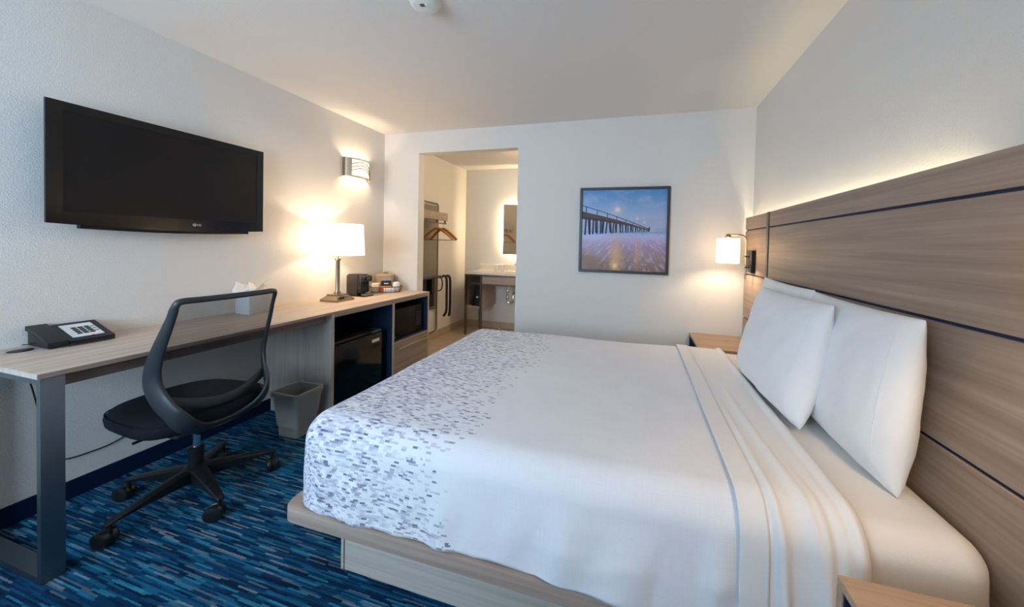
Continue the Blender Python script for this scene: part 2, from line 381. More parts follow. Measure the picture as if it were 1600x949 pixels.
ty = YB+.002
while ty < VE-.02:
    y1 = min(ty+.30, VE-.012); build('tile', G().box(VX0+.004, VX0+.011, ty, y1, .002, .097, .001, 1), 'tile', sk, False); ty = y1+.004
tx = VX0+.014
while tx < VX1-.02:
    x1 = min(tx+.30, VX1-.002); build('tile', G().box(tx, x1, VE-.011, VE-.004, .002, .097, .001, 1), 'tile', sk, False); tx = x1+.004

# ------------------------------------------------------------------ bed
def rrect(x0, x1, y0, y1, r, n=8):
    out = []
    for cx_, cy_, a0 in ((x1-r, y1-r, 0), (x0+r, y1-r, 90), (x0+r, y0+r, 180), (x1-r, y0+r, 270)):
        for i in range(n+1):
            a = math.radians(a0+90*i/n); out.append((cx_+r*math.cos(a), cy_+r*math.sin(a)))
    return out
BX0, BX1, BY0, BY1 = 1.387, 3.485, .925, 2.462
bed = thing('bed_platform', (2.4, 1.69, 0), 'wooden platform bed base with rounded deck corners on the carpet', 'bed frame')
def slab(poly, z0, z1, c=.006):
    g = G(); cx_ = sum(p[0] for p in poly)/len(poly); cy_ = sum(p[1] for p in poly)/len(poly)
    def ins(d): return [(p[0]-math.copysign(d, p[0]-cx_), p[1]-math.copysign(d, p[1]-cy_)) for p in poly]
    rings = [(ins(c), z0), (poly, z0+c), (poly, z1-c), (ins(c*.3), z1-c*.3), (ins(c), z1)]; n = len(poly); vs = []
    for q, z in rings: vs += [(p[0], p[1], z) for p in q]
    fs = [[i*n+j, i*n+(j+1) % n, (i+1)*n+(j+1) % n, (i+1)*n+j] for i in range(len(rings)-1) for j in range(n)]
    fs += [list(range(n))[::-1], [(len(rings)-1)*n+j for j in range(n)]]
    return g.add(vs, fs)
build('deck', slab(rrect(BX0, BX1, BY0, BY1, .055), .237, .293), 'oak_bed', bed)
build('base_end_panel', G().box(1.558, 1.571, 1.032, 2.36, 0, .237, .0015, 1), 'oak_base', bed, False)
for y0 in (1.033, 2.341): build('base_side_panel', G().box(1.575, 3.46, y0, y0+.018, 0, .237, .0015, 1), 'oak_base', bed, False)
build('base_end_panel', G().box(3.462, 3.478, 1.032, 2.36, 0, .237, .0015, 1), 'oak_base', bed, False)

MX0, MX1, MY0, MY1, MZ0, MZ1 = 1.435, 3.480, .960, 2.43, .293, .612
def shell_profile(d, rc, re, top):
    """distance from the core outline -> (horizontal reach, height)"""
    f = rc-re; arc = re*PI/2
    if d < f: return d, top
    if d < f+arc: a = (d-f)/re; return f+re*math.sin(a), top-re*(1-math.cos(a))
    return rc, top-re-(d-f-arc)
def mattress():
    rc, re = .075, .07; poly = rrect(MX0, MX1, MY0, MY1, rc, 10); n = len(poly); g = G(); vs = []
    core = rrect(MX0+rc, MX1-rc, MY0+rc, MY1-rc, .0001, 10)
    ds = [0, .0025, .005] + [.005+.07*PI/2*i/10 for i in range(1, 11)]; rings = []
    for d in ds:
        R, z = shell_profile(d, rc, re, MZ1)
        rings.append([(c[0]+(p[0]-c[0])*R/rc, c[1]+(p[1]-c[1])*R/rc, z) for c, p in zip(core, poly)])
    for z in (.5, .44, .38, .33, .305):
        b = .001*math.sin((z-.305)/.2*PI); rings.append([(p[0]+math.copysign(b, p[0]-2.4), p[1]+math.copysign(b, p[1]-1.69), z) for p in poly])
    rings.append([(c[0]+(p[0]-c[0])*.85, c[1]+(p[1]-c[1])*.85, MZ0) for c, p in zip(core, poly)])
    for rg in rings: vs += rg
    vs2 = []
    for (x, y, z) in vs:
        w_ = noise.noise(Vector((x*5, y*5, z*9)))*.002 + (.004*noise.noise(Vector((x*17, y*9, z*6))) if x > 3.2 else 0)
        k_ = 1.0 if z < .6 else .4
        vs2.append((x + (0 if abs(x-2.4) < .9 else math.copysign(w_*k_, x-2.4)), y + (math.copysign(w_*k_, y-1.69) if abs(y-1.69) > .65 else 0), z+w_*.5*(z > .32)))
    fs = [[i*n+j, i*n+(j+1) % n, (i+1)*n+(j+1) % n, (i+1)*n+j] for i in range(len(rings)-1) for j in range(n)]
    fs += [list(range(n))[::-1], [(len(rings)-1)*n+j for j in range(n)]]
    g.add(vs2, fs)
    return g
mt = tag(build('mattress', mattress(), 'linen_fitted', None, True, (2.4, 1.69, MZ0)), 'mattress in a cream fitted sheet, bare at the headboard end', 'mattress')

def drape(xa, xb, lift, drop_fn, foot, rc=.09, re=.085, nx=90, disp=None, top_fn=None, flare=.02):
    """cloth over the mattress from x=xa to xb: top, near side, far side and (if foot) the foot end.
    disp(x, y, hang) pushes the cloth along its normal, with x, y measured on the cloth laid flat"""
    ox0 = MX0-lift if foot else xa; oy0, oy1 = MY0-lift, MY1+lift; top = MZ1+lift
    cy0, cy1 = oy0+rc, oy1-rc; cx0 = ox0+rc if foot else xa
    path = []
    def seg(a, b, nrm, n):
        for i in range(n): t = i/n; path.append(((a[0]+(b[0]-a[0])*t, a[1]+(b[1]-a[1])*t), nrm))
    NY = 60
    seg((xb, cy0), (cx0, cy0), (0, -1), nx)
    if foot:
        for i in range(12): a = math.radians(90*i/12); path.append(((cx0, cy0), (-math.sin(a), -math.cos(a))))
        seg((cx0, cy0), (cx0, cy1), (-1, 0), NY)
        for i in range(12): a = math.radians(90*i/12); path.append(((cx0, cy1), (-math.cos(a), math.sin(a))))
    else:
        path.append(((xa, cy0), (0, -1)))
    sep = len(path)
    seg((cx0, cy1), (xb, cy1), (0, 1), nx); path.append(((xb, cy1), (0, 1)))
    nd = 40; g = G(); vs = []; uv = []; q = 0; prev = None
    for i, (c, nr) in enumerate(path):
        if prev: q += max(math.hypot(c[0]-prev[0][0], c[1]-prev[0][1]), .10*math.hypot(nr[0]-prev[1][0], nr[1]-prev[1][1]))
        prev = (c, nr); dm = drop_fn(c[0]+nr[0]*rc, c[1]+nr[1]*rc, q)
        for j in range(nd):
            d = dm*(j/(nd-1)); R, z = shell_profile(d, rc, re, top); hang = max(0, d-(rc-re)-re*.8); an = min(PI/2, max(0, d-(rc-re))/re)
            fx, fy = c[0]+nr[0]*d, c[1]+nr[1]*d
            dp = (disp(fx, fy, hang, q) if disp else 0); R += dp*math.sin(an)+flare*hang; z += dp*math.cos(an)
            x, y = c[0]+nr[0]*R, c[1]+nr[1]*R
            if top_fn: z += top_fn(x, y)*max(0, 1-hang/.25)
            if z < .2965: z = .2965+.002*math.sin(q*40)
            vs.append((x, y, z)); uv.append((fx-MX0, fy))
    n = len(path)
    fs = [[i*nd+j, (i+1)*nd+j, (i+1)*nd+j+1, i*nd+j+1] for i in range(n-1) if not (not foot and i == sep-1) for j in range(nd-1)]
    g.add(vs, fs)
    NT = nx+1; tv = []
    for i in range(NT):
        for j in range(NY+1):
            x = xb+(cx0-xb)*i/nx; y = cy0+(cy1-cy0)*j/NY; z = top + (top_fn(x, y) if top_fn else 0) + (disp(x, y, 0, 0) if disp else 0)
            tv.append((x, y, z)); uv.append((x-MX0, y))
    g.add(tv, [[i*(NY+1)+j, (i+1)*(NY+1)+j, (i+1)*(NY+1)+j+1, i*(NY+1)+j+1] for i in range(NT-1) for j in range(NY)])
    return g, uv
def weld(o, dist=.0006):
    bm = bmesh.new(); bm.from_mesh(o.data); bmesh.ops.remove_doubles(bm, verts=bm.verts[:], dist=dist); bmesh.ops.recalc_face_normals(bm, faces=bm.faces[:]); bm.to_mesh(o.data); bm.free()
    for p in o.data.polygons: p.use_smooth = True
    up = sum(p.normal.z*p.area for p in o.data.polygons)
    if up < 0: o.data.flip_normals()
    return o
def solidify(o, t):
    md = o.modifiers.new('thickness', 'SOLIDIFY'); md.thickness = t; md.offset = 1
    return o
nz = lambda x, y=0, z=0: noise.noise(Vector((x, y, z)))
def cov_top(x, y):
    edge = min(1, max(0, (x-MX0)/.25))*min(1, max(0, (y-MY0)/.2))*min(1, max(0, (MY1-y)/.2))
    return .010*edge + .006*nz(x*2.2, y*2.0, 1) + .0025*nz(x*7, y*6, 4)
def cov_disp(x, y, hang, q):
    k_ = min(1, hang/.20)**1.3
    if k_ <= 0: return 0
    a = .007*math.sin(q*15+2*nz(q*2)+hang*5) + .004*math.sin(q*34+3*nz(q*3, 5)-hang*9) + .007*nz(q*4, hang*3, 2)
    if x > 2.2: a *= 1+2.2*(x-2.2)
    a += .004*max(0, nz(x*6+hang*9, hang*14, 6))
    return (max(a, -.003)+.006)*k_
cov_g, cov_uv = drape(1.5, 2.945, .008, lambda x, y, q: .378+.020*nz(q*3.1, 7)+.010*nz(q*8, 3), True, nx=110, disp=cov_disp, top_fn=cov_top)
cov = weld(build('coverlet', cov_g, 'coverlet', None, True, (2.2, 1.69, .3), cov_uv, 180))
solidify(cov, .004); tag(cov, 'white coverlet with faded grey-blue dashes printed at the foot end', 'bedspread')
def sh_top(x, y):
    t = (x-2.93)/.28; a = .006 + cov_top(min(x, 2.94), y)*(1-max(0, t))
    return a
RIDGES = ((3.005, .055, .013, 1.62, .009), (3.06, .075, .012, 1.75, .011), (3.095, .10, .006, 1.45, .012), (3.16, .05, .007, 1.30, .011), (3.035, .02, .006, 1.15, .010), (3.125, .045, .009, 1.15, .010))
def sh_disp(x, y, hang, q):
    r = .012*math.exp(-((x-3.192)/.013)**2)
    for x0, sl, am, ys, w_ in RIDGES:
        s_ = min(1, max(0, (ys-y)/.45)); dy = ys-y
        xc = x0 + sl*dy*.8 + .012*math.sin(dy*4+x0*9)
        r += am*s_*math.exp(-((x-xc)/(w_*(1+.5*dy)))**2)
    return r + .002*nz(x*8, y*5, 8) + .004*min(1, hang/.2)
sh = thing('top_sheet', (3.07, 1.69, .62), 'white top sheet folded back over the coverlet below the pillows', 'bed sheet')
g, uv = drape(2.937, 3.21, .012, lambda x, y, q: .372+.012*nz(x*9, y), False, nx=66, disp=sh_disp, top_fn=sh_top, flare=.03)
o = weld(build('sheet', g, 'linen_sheet', sh, True, None, uv, 180)); solidify(o, .003)
g, uv = drape(2.930, 2.998, .0150, lambda x, y, q: .376+.010*nz(x*9, y), False, nx=12, disp=lambda x, y, h_, q: .002*nz(x*30, y*9)+.005*min(1, h_/.2), top_fn=sh_top, flare=.03)
o = weld(build('hem', g, 'linen_sheet', sh, True, None, uv, 180)); solidify(o, .004)

def pillow(name, label, cen, w, h, t, lean, yaw, roll=0.0, seed=0):
    """standing pillow: width along y, height up, thickness along x, bottom edge at cen"""
    g = G(); n = 30
    def surf(sgn):
        def fn(a, b):
            u, v = a*2-1, b*2-1
            e = max(0, (1-abs(u)**3.4))**.6*max(0, (1-abs(v)**3.4))**.6
            th = t*.5*e*(1+.22*(-v))                     # fuller towards the bottom
            px = u*w/2*(1-.012*(1-v*v)*u*u)*(1-(.015*abs(v)**5 if v < 0 else 0)); py = v*h/2*(1-(.035 if v > 0 else .012)*(1-u*u)*v*v)
            wr = .006*nz(u*3+seed, v*3, sgn) + .004*nz(u*7+seed, v*5, sgn*2)
            cd = min(math.hypot(abs(u)-1, abs(v)-1)/.7, 1)
            wr += .004*(1-cd)*math.sin(14*math.atan2(1-abs(v)+.01, 1-abs(u)+.01))
            return (-sgn*(th+wr*min(1, e*3)), px, py+h/2)
        return fn
    g.grid(surf(1), n, n); g.grid(surf(-1), n, n)
    M_ = Matrix.Translation(cen) @ Matrix.Rotation(yaw, 4, 'Z') @ Matrix.Rotation(lean, 4, 'Y') @ Matrix.Rotation(roll, 4, 'X')
    g.xf(M_)
    zmin = min(v[2] for v in g.v); dz = cen[2]-zmin
    g.v = [(v[0], v[1], v[2]+dz) for v in g.v]
    th = thing(name, cen, label, 'pillow', 'white bed pillows')
    o = build('pillowcase', g, 'linen_pillow', th, True, None, None, 180)
    bm = bmesh.new(); bm.from_mesh(o.data); bmesh.ops.remove_doubles(bm, verts=bm.verts[:], dist=.0008); bmesh.ops.recalc_face_normals(bm, faces=bm.faces[:]); bm.to_mesh(o.data); bm.free()
    md = o.modifiers.new('soft', 'SUBSURF'); md.levels = 1; md.render_levels = 1
    # stitched opening hem along the near edge
    hp = []
    f = surf(1)
    for i in range(25):
        b_ = .08+.84*i/24; q = Vector(f(.085, b_)); q.x -= .0004; hp.append(M_ @ q + Vector((0, 0, dz)))
    build('hem_seam', G().tube(hp, .0011, 6), 'linen_pillow', th)
    return th
pillow('pillow', 'white pillow nearest the camera, propped upright against the headboard', (3.378, 1.425, .608), .64, .515, .155, .085, -.03, .0, 1)
pillow('pillow', 'white pillow mostly hidden behind another, only its far top corner showing', (3.388, 2.03, .608), .62, .52, .13, .08, .0, .015, 4)
pillow('pillow', 'white pillow leaning in front of two others, its bottom on the sheet', (3.242, 1.720, .620), .67, .49, .165, .20, .02, -.012, 9)

# ------------------------------------------------------------------ headboard and night stands
HX = 3.492; HT = 1.547
head = thing('headboard', (HX, 1.69, 0), 'wide oak laminate headboard panelling with navy reveal lines on the right wall', 'headboard')
build('backing', G().box(HX+.006, HX+.014, .42, 2.945, .02, 1.53), 'navy', head, False)
bands = [(.02, .40), (.409, .755), (.765, 1.100), (1.110, 1.442), (1.452, HT)]
for ya, yb in ((.932, 2.452), (2.497, 2.945), (.42, .887)):
    for z0, z1 in bands:
        build('panel', G().box(HX-.004, HX+.006, ya, yb, z0, z1, .0015, 1), 'oak_head', head, False)
for y0 in (2.458, .893): build('post', G().box(HX-.010, HX+.010, y0, y0+.033, .02, HT+.001, .002, 1), 'oak_head_edge', head, False)
for y0 in (.5, 1.4, 2.2): build('wall_cleat', G().box(HX+.014, WR, y0, y0+.05, .2, 1.40), 'oak_head_edge', head, False)
build('light_strip', G().box(HX+.018, HX+.034, 1.17, 2.93, 1.470, 1.482), 'led', head, False)
build('outlet', G().box(HX-.008, HX-.003, 2.735, 2.80, .715, .80, .002, 1), 'steel', head, False)

def night_stand(y0, y1, label):
    x0, x1, z1 = 3.098, 3.484, .585
    t = thing('night_stand', ((x0+x1)/2, (y0+y1)/2, 0), label, 'nightstand', 'night stands beside the bed')
    build('top', G().box(x0, x1, y0, y1, z1-.02, z1, .0015, 1), 'oak_stand', t, False)
    for y in (y0, y1-.02): build('side_panel', G().box(x0, x1, y, y+.02, .10, z1-.02, .001, 1), 'oak_stand', t, False)
    build('bottom_panel', G().box(x0, x1, y0+.02, y1-.02, .10, .12, .001, 1), 'oak_stand', t, False)
    build('lining', G().box(x1-.01, x1, y0+.02, y1-.02, .12, z1-.02).box(x0+.003, x1-.01, y0+.02, y0+.024, .12, z1-.02).box(x0+.003, x1-.01, y1-.024, y1-.02, .12, z1-.02).box(x0+.003, x1-.01, y0+.024, y1-.024, z1-.024, z1-.02), 'navy_lining', t, False)
    build('drawer', G().box(x0, x0+.018, y0+.024, y1-.024, .125, .33, .002, 1), 'oak_stand', t, False)
    build('plinth', G().box(x0+.05, x1, y0+.03, y1-.03, 0, .10), 'navy', t, False)
night_stand(2.535, 2.985, 'wooden night stand on the far side of the bed in the corner')
night_stand(.395, .853, 'wooden night stand at the bottom right corner of the picture')

def bed_lamp(yc, label):
    t = thing('bedside_lamp', (HX-.005, yc, 1.2), label, 'lamp', 'brass reading lamps on the headboard')
    build('back_plate', G().box(HX-.034, HX-.004, yc-.05, yc+.045, 1.125, 1.29, .004, 2), 'black_plastic', t)
    px = HX-.055; py = yc
    sxc, syc = 3.315, yc
    arm = [(px, py, 1.075), (px, py, 1.20), (px, py, 1.33), (px, py, 1.36)]
    for i in range(1, 9):
        a = PI/2*i/8; arm.append((px-.045*(1-math.cos(a)), py, 1.36+.045*math.sin(a)))
    arm += [(sxc+.02, syc, 1.405), (sxc-.012, syc, 1.405)]
    build('arm', G().tube(arm, .0055, 12), 'brass', t)
    for z in (1.245, 1.165): build('bracket', G().box(HX-.066, HX-.032, yc-.008, yc+.008, z-.006, z+.006, .002, 1), 'bronze', t)
    build('cap', G().lathe([(.004, 1.404), (.017, 1.402), (.021, 1.392), (.021, 1.386), (.006, 1.384)], (sxc, syc, 0), 24), 'brass', t)
    r = .078
    build('lamp_shade', G().lathe([(r, 1.192), (r, 1.374), (r-.003, 1.374), (r-.003, 1.192)], (sxc, syc, 0), 40, 'z', True), 'shade_bed', t)
    sp = G()
    for a in (0, 2*PI/3, 4*PI/3): sp.tube([(sxc, syc, 1.384), (sxc+(r-.002)*math.cos(a), syc+(r-.002)*math.sin(a), 1.372)], .0015, 6)
    build('spider', sp, 'brass', t)
    build('bulb', G().lathe([(.004, 1.384), (.014, 1.37), (.014, 1.345), (.028, 1.30), (.026, 1.275), (.012, 1.262), (.001, 1.26)], (sxc, syc, 0), 20), 'shade_bed', t)
    point('bulb_light', (sxc, syc, 1.235), 7.0, WARM, .02, t)
bed_lamp(2.737, 'brass arm reading lamp with white drum shade beside the picture')
bed_lamp(.643, 'brass arm reading lamp on the near end of the headboard')

# ------------------------------------------------------------------ picture on the back wall
PX0, PX1, PZ0, PZ1 = 2.1426, 2.9159, 1.0603, 1.8202; PYF = D-.028
pic = thing('framed_picture', ((PX0+PX1)/2, D, PZ0), 'square framed photograph of a wooden pier over misty surf', 'picture')
fw = .022
for a in ((PX0, PX1, PZ1-fw, PZ1), (PX0, PX1, PZ0, PZ0+fw), (PX0, PX0+fw, PZ0+fw, PZ1-fw), (PX1-fw, PX1, PZ0+fw, PZ1-fw)):
    build('frame_rail', G().box(a[0], a[1], PYF, D-.001, a[2], a[3], .002, 1), 'frame_dark', pic, False)
pw, ph = PX1-PX0-2*fw, PZ1-PZ0-2*fw; ax, az = PX0+fw, PZ0+fw
k = N('pier_print'); uvn = k.n('ShaderNodeUVMap'); sx = k.n('ShaderNodeSeparateXYZ'); k.link(uvn.outputs[0], sx.inputs[0]); Uu, Vv = sx.outputs[0], sx.outputs[1]
cl = k.noise(k.coord('UV', (3.0, 6.5, 1)), 1.4, 5, .6, .6)
sky = k.ramp(k.math('ADD', Vv, k.math('MULTIPLY', k.math('SUBTRACT', cl, .5), .25)), [(.46, srgb('#8fa9cf')), (.56, srgb('#a4b4d6')), (.68, srgb('#9db4da')), (.80, srgb('#7ba4d6')), (1.0, srgb('#4d8dcb'))])
sky = k.mix(k.math('MULTIPLY', k.ramp(cl, [(.48, (0, 0, 0)), (.70, (1, 1, 1))]), .45), sky, srgb('#c3cbe2'))
# streaks radiating in the wet sand
du = k.math('SUBTRACT', Uu, .62); dv = k.math('SUBTRACT', .56, Vv); ang = k.math('DIVIDE', du, k.math('ADD', dv, .03))
cmb = k.n('ShaderNodeCombineXYZ'); k.link(ang, cmb.inputs[0]); k.link(k.math('MULTIPLY', dv, 1.2), cmb.inputs[1])
stk = k.noise(cmb.outputs[0], 11, 4, .6)
sea = k.ramp(k.math('ADD', Vv, k.math('MULTIPLY', k.math('SUBTRACT', stk, .5), .22)), [(.0, srgb('#86706f')), (.16, srgb('#a08a90')), (.30, srgb('#a794b4')), (.40, srgb('#b9b3dc')), (.455, srgb('#a9bcea')), (.48, srgb('#6f95c8'))])
sea = k.mix(k.math('MULTIPLY', k.ramp(stk, [(.52, (0, 0, 0)), (.68, (1, 1, 1))]), .55), sea, srgb('#cfcbe6'))
sandm = k.math('MULTIPLY', k.ramp(k.math('ADD', k.math('ADD', Vv, k.math('MULTIPLY', Uu, .45)), k.math('MULTIPLY', k.math('SUBTRACT', stk, .5), .12)), [(.18, (1, 1, 1)), (.30, (0, 0, 0))]), .85)
sea = k.mix(sandm, sea, srgb('#8c6a52'))
def glowspot(cu_, cv_, su, sv):
    a = k.math('POWER', k.math('DIVIDE', k.math('SUBTRACT', Uu, cu_), su), 2.0); b = k.math('POWER', k.math('DIVIDE', k.math('SUBTRACT', Vv, cv_), sv), 2.0)
    return k.math('POWER', 2.718, k.math('MULTIPLY', k.math('ADD', a, b), -1.0))
sea = k.mix(k.math('MULTIPLY', glowspot(.42, .18, .07, .22), .75), sea, srgb('#e0b277'))
sea = k.mix(k.math('MULTIPLY', glowspot(.67, .22, .035, .2), .45), sea, srgb('#d8ab8c'))
sea = k.mix(k.math('MULTIPLY', glowspot(.41, .06, .03, .035), .9), sea, srgb('#ffe2a0'))
hz = k.math('GREATER_THAN', Vv, .485)
c = k.mix(hz, sea, sky)
for cu_, cv_, s_ in ((.43, .755, .05), (.665, .645, .018), (.75, .60, .014)):
    c = k.mix(k.math('MULTIPLY', glowspot(cu_, cv_, s_*1.6, s_*1.6), .45), c, srgb('#dcc6cc')); c = k.mix(glowspot(cu_, cv_, s_*.55, s_*.55), c, srgb('#fff0d8'))
k.base(c, .35, 0, .4)
pr_y = D-.014
g = G().add([(ax, pr_y, az), (ax+pw, pr_y, az), (ax+pw, pr_y, az+ph), (ax, pr_y, az+ph)], [[0, 1, 2, 3]])
build('print', g, 'pier_print', pic, False, None, [(0, 0), (1, 0), (1, 1), (0, 1)])
build('backing_board', G().box(ax, ax+pw, pr_y+.001, D-.002, az, az+ph), 'frame_dark', pic, False)
plain('pier_wood', '#5d4c47', .6); plain('pier_dark', '#2e3048', .6)
def flat(poly, y): return [(ax+p[0]*pw, y, az+p[1]*ph) for p in poly]
pg = G(); py_ = pr_y-.0006
def quad(g, poly, y=py_): g.add(flat(poly, y), [list(range(len(poly)))])
deck_t = lambda u: .735-.29*u + .03*math.sin(u*PI)*.6
NS = 14; up = [(.80*i/NS, deck_t(.80*i/NS/.80*.8)) for i in range(NS+1)]
lo = [(u, v-.085*(1-u/.80)**1.2-.012) for u, v in up]
quad(pg, up + lo[::-1]); build('pier_deck_print', pg, 'pier_wood', pic, False)
lg = G()
def line(g, a, b, w_, y=py_-.0004):
    dx, dz = b[0]-a[0], b[1]-a[1]; l = math.hypot(dx, dz); nx_, nz_ = -dz/l*w_, dx/l*w_
    quad(g, [(a[0]+nx_, a[1]+nz_), (b[0]+nx_, b[1]+nz_), (b[0]-nx_, b[1]-nz_), (a[0]-nx_, a[1]-nz_)], y)
rail_up = [(u, v+.075*(1-u/.86)) for u, v in up]
for a, b in zip(rail_up[:-1], rail_up[1:]): line(lg, a, b, .004)
rnd = random.Random(3)
u = .055
for i in range(26):
    t_ = i/25; u = .05+.75*(1-(1-t_)**1.55); vtop = deck_t(u)-.05*(1-u/.8)-.01; vbot = .43+.055*(u/.8)**.7; sl = rnd.uniform(-.02, .02)*(1-t_)
    wd = .008*(1-t_)+.0025
    line(lg, (u, vtop), (u+sl, vbot), wd)
    if i % 2 == 0: line(lg, (u+.025*(1-t_), vtop), (u+.03*(1-t_)-sl, vbot+.02), wd*.7)
    if i % 3 == 0: line(lg, (u, deck_t(u)), (u, deck_t(u)+.075*(1-u/.86)), .0035*(1-t_)+.0015)
line(lg, (.805, deck_t(.8)+.03), (.805, .49), .007)
build('pier_post_print', lg, 'pier_dark', pic, False)

# ------------------------------------------------------------------ television
TY0, TY1, TZ0, TZ1, TXF = .855, 1.741, 1.343, 1.902, .092
tv = thing('television', (0.0, (TY0+TY1)/2, TZ0), 'black flat screen television mounted on the left wall above the desk', 'television')
bot = [(TY0+(TY1-TY0)*i/16, TZ0-.018*math.sin(PI*i/16)) for i in range(17)]
SY0, SY1, SZ0, SZ1 = .902, 1.701, 1.397, 1.861
g = G()
outer = bot + [(TY1, TZ1), (TY0, TZ1)]
g.prism(outer, 'x', TXF-.012, TXF-.004)
frustum_tv = [(TY0+.05, TZ0+.02), (TY1-.05, TZ0+.02), (TY1-.05, TZ1-.05), (TY0+.05, TZ1-.05)]; edge_tv = [(TY0+.012, TZ0+.002), (TY1-.012, TZ0+.002), (TY1-.012, TZ1-.012), (TY0+.012, TZ1-.012)]
g.add([(.045, *p) for p in frustum_tv]+[(TXF-.011, *p) for p in edge_tv], [[0, 1, 2, 3], [4, 5, 6, 7]]+[[i, (i+1) % 4, 4+(i+1) % 4, 4+i] for i in range(4)])
build('body', g, 'black_plastic', tv, False)
# bezel as four glossy strips around the recessed screen
build('bezel', G().prism([(TY0, SZ1), (TY1, SZ1), (TY1, TZ1), (TY0, TZ1)], 'x', TXF-.004, TXF).prism([(TY0, SZ0), (SY0, SZ0), (SY0, SZ1), (TY0, SZ1)], 'x', TXF-.004, TXF).prism([(SY1, SZ0), (TY1, SZ0), (TY1, SZ1), (SY1, SZ1)], 'x', TXF-.004, TXF).prism(bot+[(TY1, SZ0), (TY0, SZ0)], 'x', TXF-.004, TXF), 'tv_bezel', tv, False)
build('screen', G().box(TXF-.006, TXF-.0025, SY0, SY1, SZ0, SZ1), 'tv_screen', tv, False)
lip = [(TXF-.001, SY0, SZ0), (TXF-.001, SY1, SZ0), (TXF-.001, SY1, SZ1), (TXF-.001, SY0, SZ1)]
build('screen_trim', G().tube(lip, .0016, 6, True), 'black_gloss', tv)
build('speaker_bar', G().prism([(TY0+.10, TZ0-.004)]+[(TY0+.1+(TY1-TY0-.2)*i/10, TZ0-.022-.010*math.sin(PI*i/10)) for i in range(11)]+[(TY1-.1, TZ0-.004)], 'x', .05, .078), 'black_matte', tv, False)
build('wall_mount', G().box(0.0, .046, 1.15, 1.45, 1.48, 1.76, .004, 1), 'black_matte', tv, False)
build('stand_socket', G().lathe([(.012, 0), (.012, .02)], (.07, TY1-.09, TZ0-.022), 12), 'black_matte', tv)
def text_mesh(name, s, size, mat, parent, M_, font_extr=.0003):
    cu_ = bpy.data.curves.new('t', 'FONT'); cu_.body = s; cu_.size = size; cu_.align_x = 'CENTER'; cu_.align_y = 'CENTER'; cu_.extrude = font_extr; cu_.offset = size*.012
    to = bpy.data.objects.new('t', cu_); COL.objects.link(to); bpy.context.view_layer.update()
    me = bpy.data.meshes.new_from_object(to.evaluated_get(bpy.context.evaluated_depsgraph_get()))
    bpy.data.objects.remove(to); me.name = name; me.transform(Matrix.Translation(-root_org(parent)) @ M_); me.materials.clear(); me.materials.append(MATS[mat])
    o = bpy.data.objects.new(name, me); COL.objects.link(o); o.parent = parent; return o
FX = Matrix(((0, 0, 1, 0), (1, 0, 0, 0), (0, 1, 0, 0), (0, 0, 0, 1)))     # text facing +x, reading along +y
ly, lz = 1.368, 1.3655
text_mesh('logo_letters', 'LG', .017, 'alu', tv, Matrix.Translation((TXF+.0004, ly+.021, lz)) @ FX)
build('logo_emblem', G().lathe([(.0085, 0), (.0085, .0006)], (TXF, ly, lz), 28, 'x'), 'alu', tv)
eb = G().tube([(TXF+.001, ly+.0055*math.cos(a), lz+.0055*math.sin(a)) for a in [math.radians(t) for t in range(-5, 281, 15)]], .0007, 6); eb.tube([(TXF+.001, ly+.0005, lz+.003), (TXF+.001, ly+.0005, lz-.002), (TXF+.001, ly+.003, lz-.002)], .0007, 6)
build('logo_face', eb, 'tv_bezel', tv)

# ------------------------------------------------------------------ wall sconce
SC0, SC1, SCZ0, SCZ1 = 2.472, 2.748, 1.893, 2.068; scm = (SC0+SC1)/2
sc = thing('wall_sconce', (0, scm, SCZ0), 'curved metal wall sconce with wavy wires lit above the desk lamp', 'wall lamp')
def arc_pt(t, off=0.0): # t 0..1 along y, bulging from wall
    y = SC0+(SC1-SC0)*t; return (.028+.075*math.sin(PI*t)**.8+off, y)
ARC = [arc_pt(i/24) for i in range(25)]
def band(z0, z1, off, th, t0=0.0, t1=1.0, n=24):
    g = G(); vs = []
    for i in range(n+1):
        x, y = arc_pt(t0+(t1-t0)*i/n)
        for dx, z in ((off, z0), (off+th, z0), (off+th, z1), (off, z1)): vs.append((x+dx, y, z))
    fs = [[i*4+j, (i+1)*4+j, (i+1)*4+(j+1) % 4, i*4+(j+1) % 4] for i in range(n) for j in range(4)] + [[0, 1, 2, 3], [n*4, n*4+3, n*4+2, n*4+1]]
    return g.add(vs, fs)
build('diffuser', band(SCZ0+.006, SCZ1-.006, -.004, .003), 'sconce_glass', sc)
for z in (SCZ0, SCZ1-.012): build('rail', band(z, z+.012, 0, .004), 'satin', sc)
build('end_plate', band(SCZ0, SCZ1, 0, .005, 0, .13, 6), 'satin', sc)
build('end_plate', G().box(.0, .034, SC0-.003, SC0+.003, SCZ0, SCZ1), 'nickel', sc, False); build('end_plate', G().box(.0, .034, SC1-.003, SC1+.003, SCZ0, SCZ1), 'nickel', sc, False)
for dz in (0, -.030, -.058):
    pts = []
    for i in range(27):
        t = .12+.88*i/26; x, y = arc_pt(t); z = SCZ1-.062+dz+.040*math.sin((t-.12)*PI*1.35+.15)*(1 if t < .6 else 1.0)-.020*t
        pts.append((x+.010, y, max(z, SCZ0+.012)))
    build('wave_wire', G().tube(pts, .0042, 6), 'bronze', sc)
build('back_plate', G().box(0, .006, SC0, SC1, SCZ0+.02, SCZ1-.02), 'nickel', sc, False)
build('pull_switch', G().tube([(.05, SC1-.02, SCZ0), (.05, SC1-.02, SCZ0-.02)], .006, 10), 'nickel', sc)
for dy in (-.06, .06): point('bulb_light', (.05, scm+dy, (SCZ0+SCZ1)/2), 3.4, WARM, .02, sc)

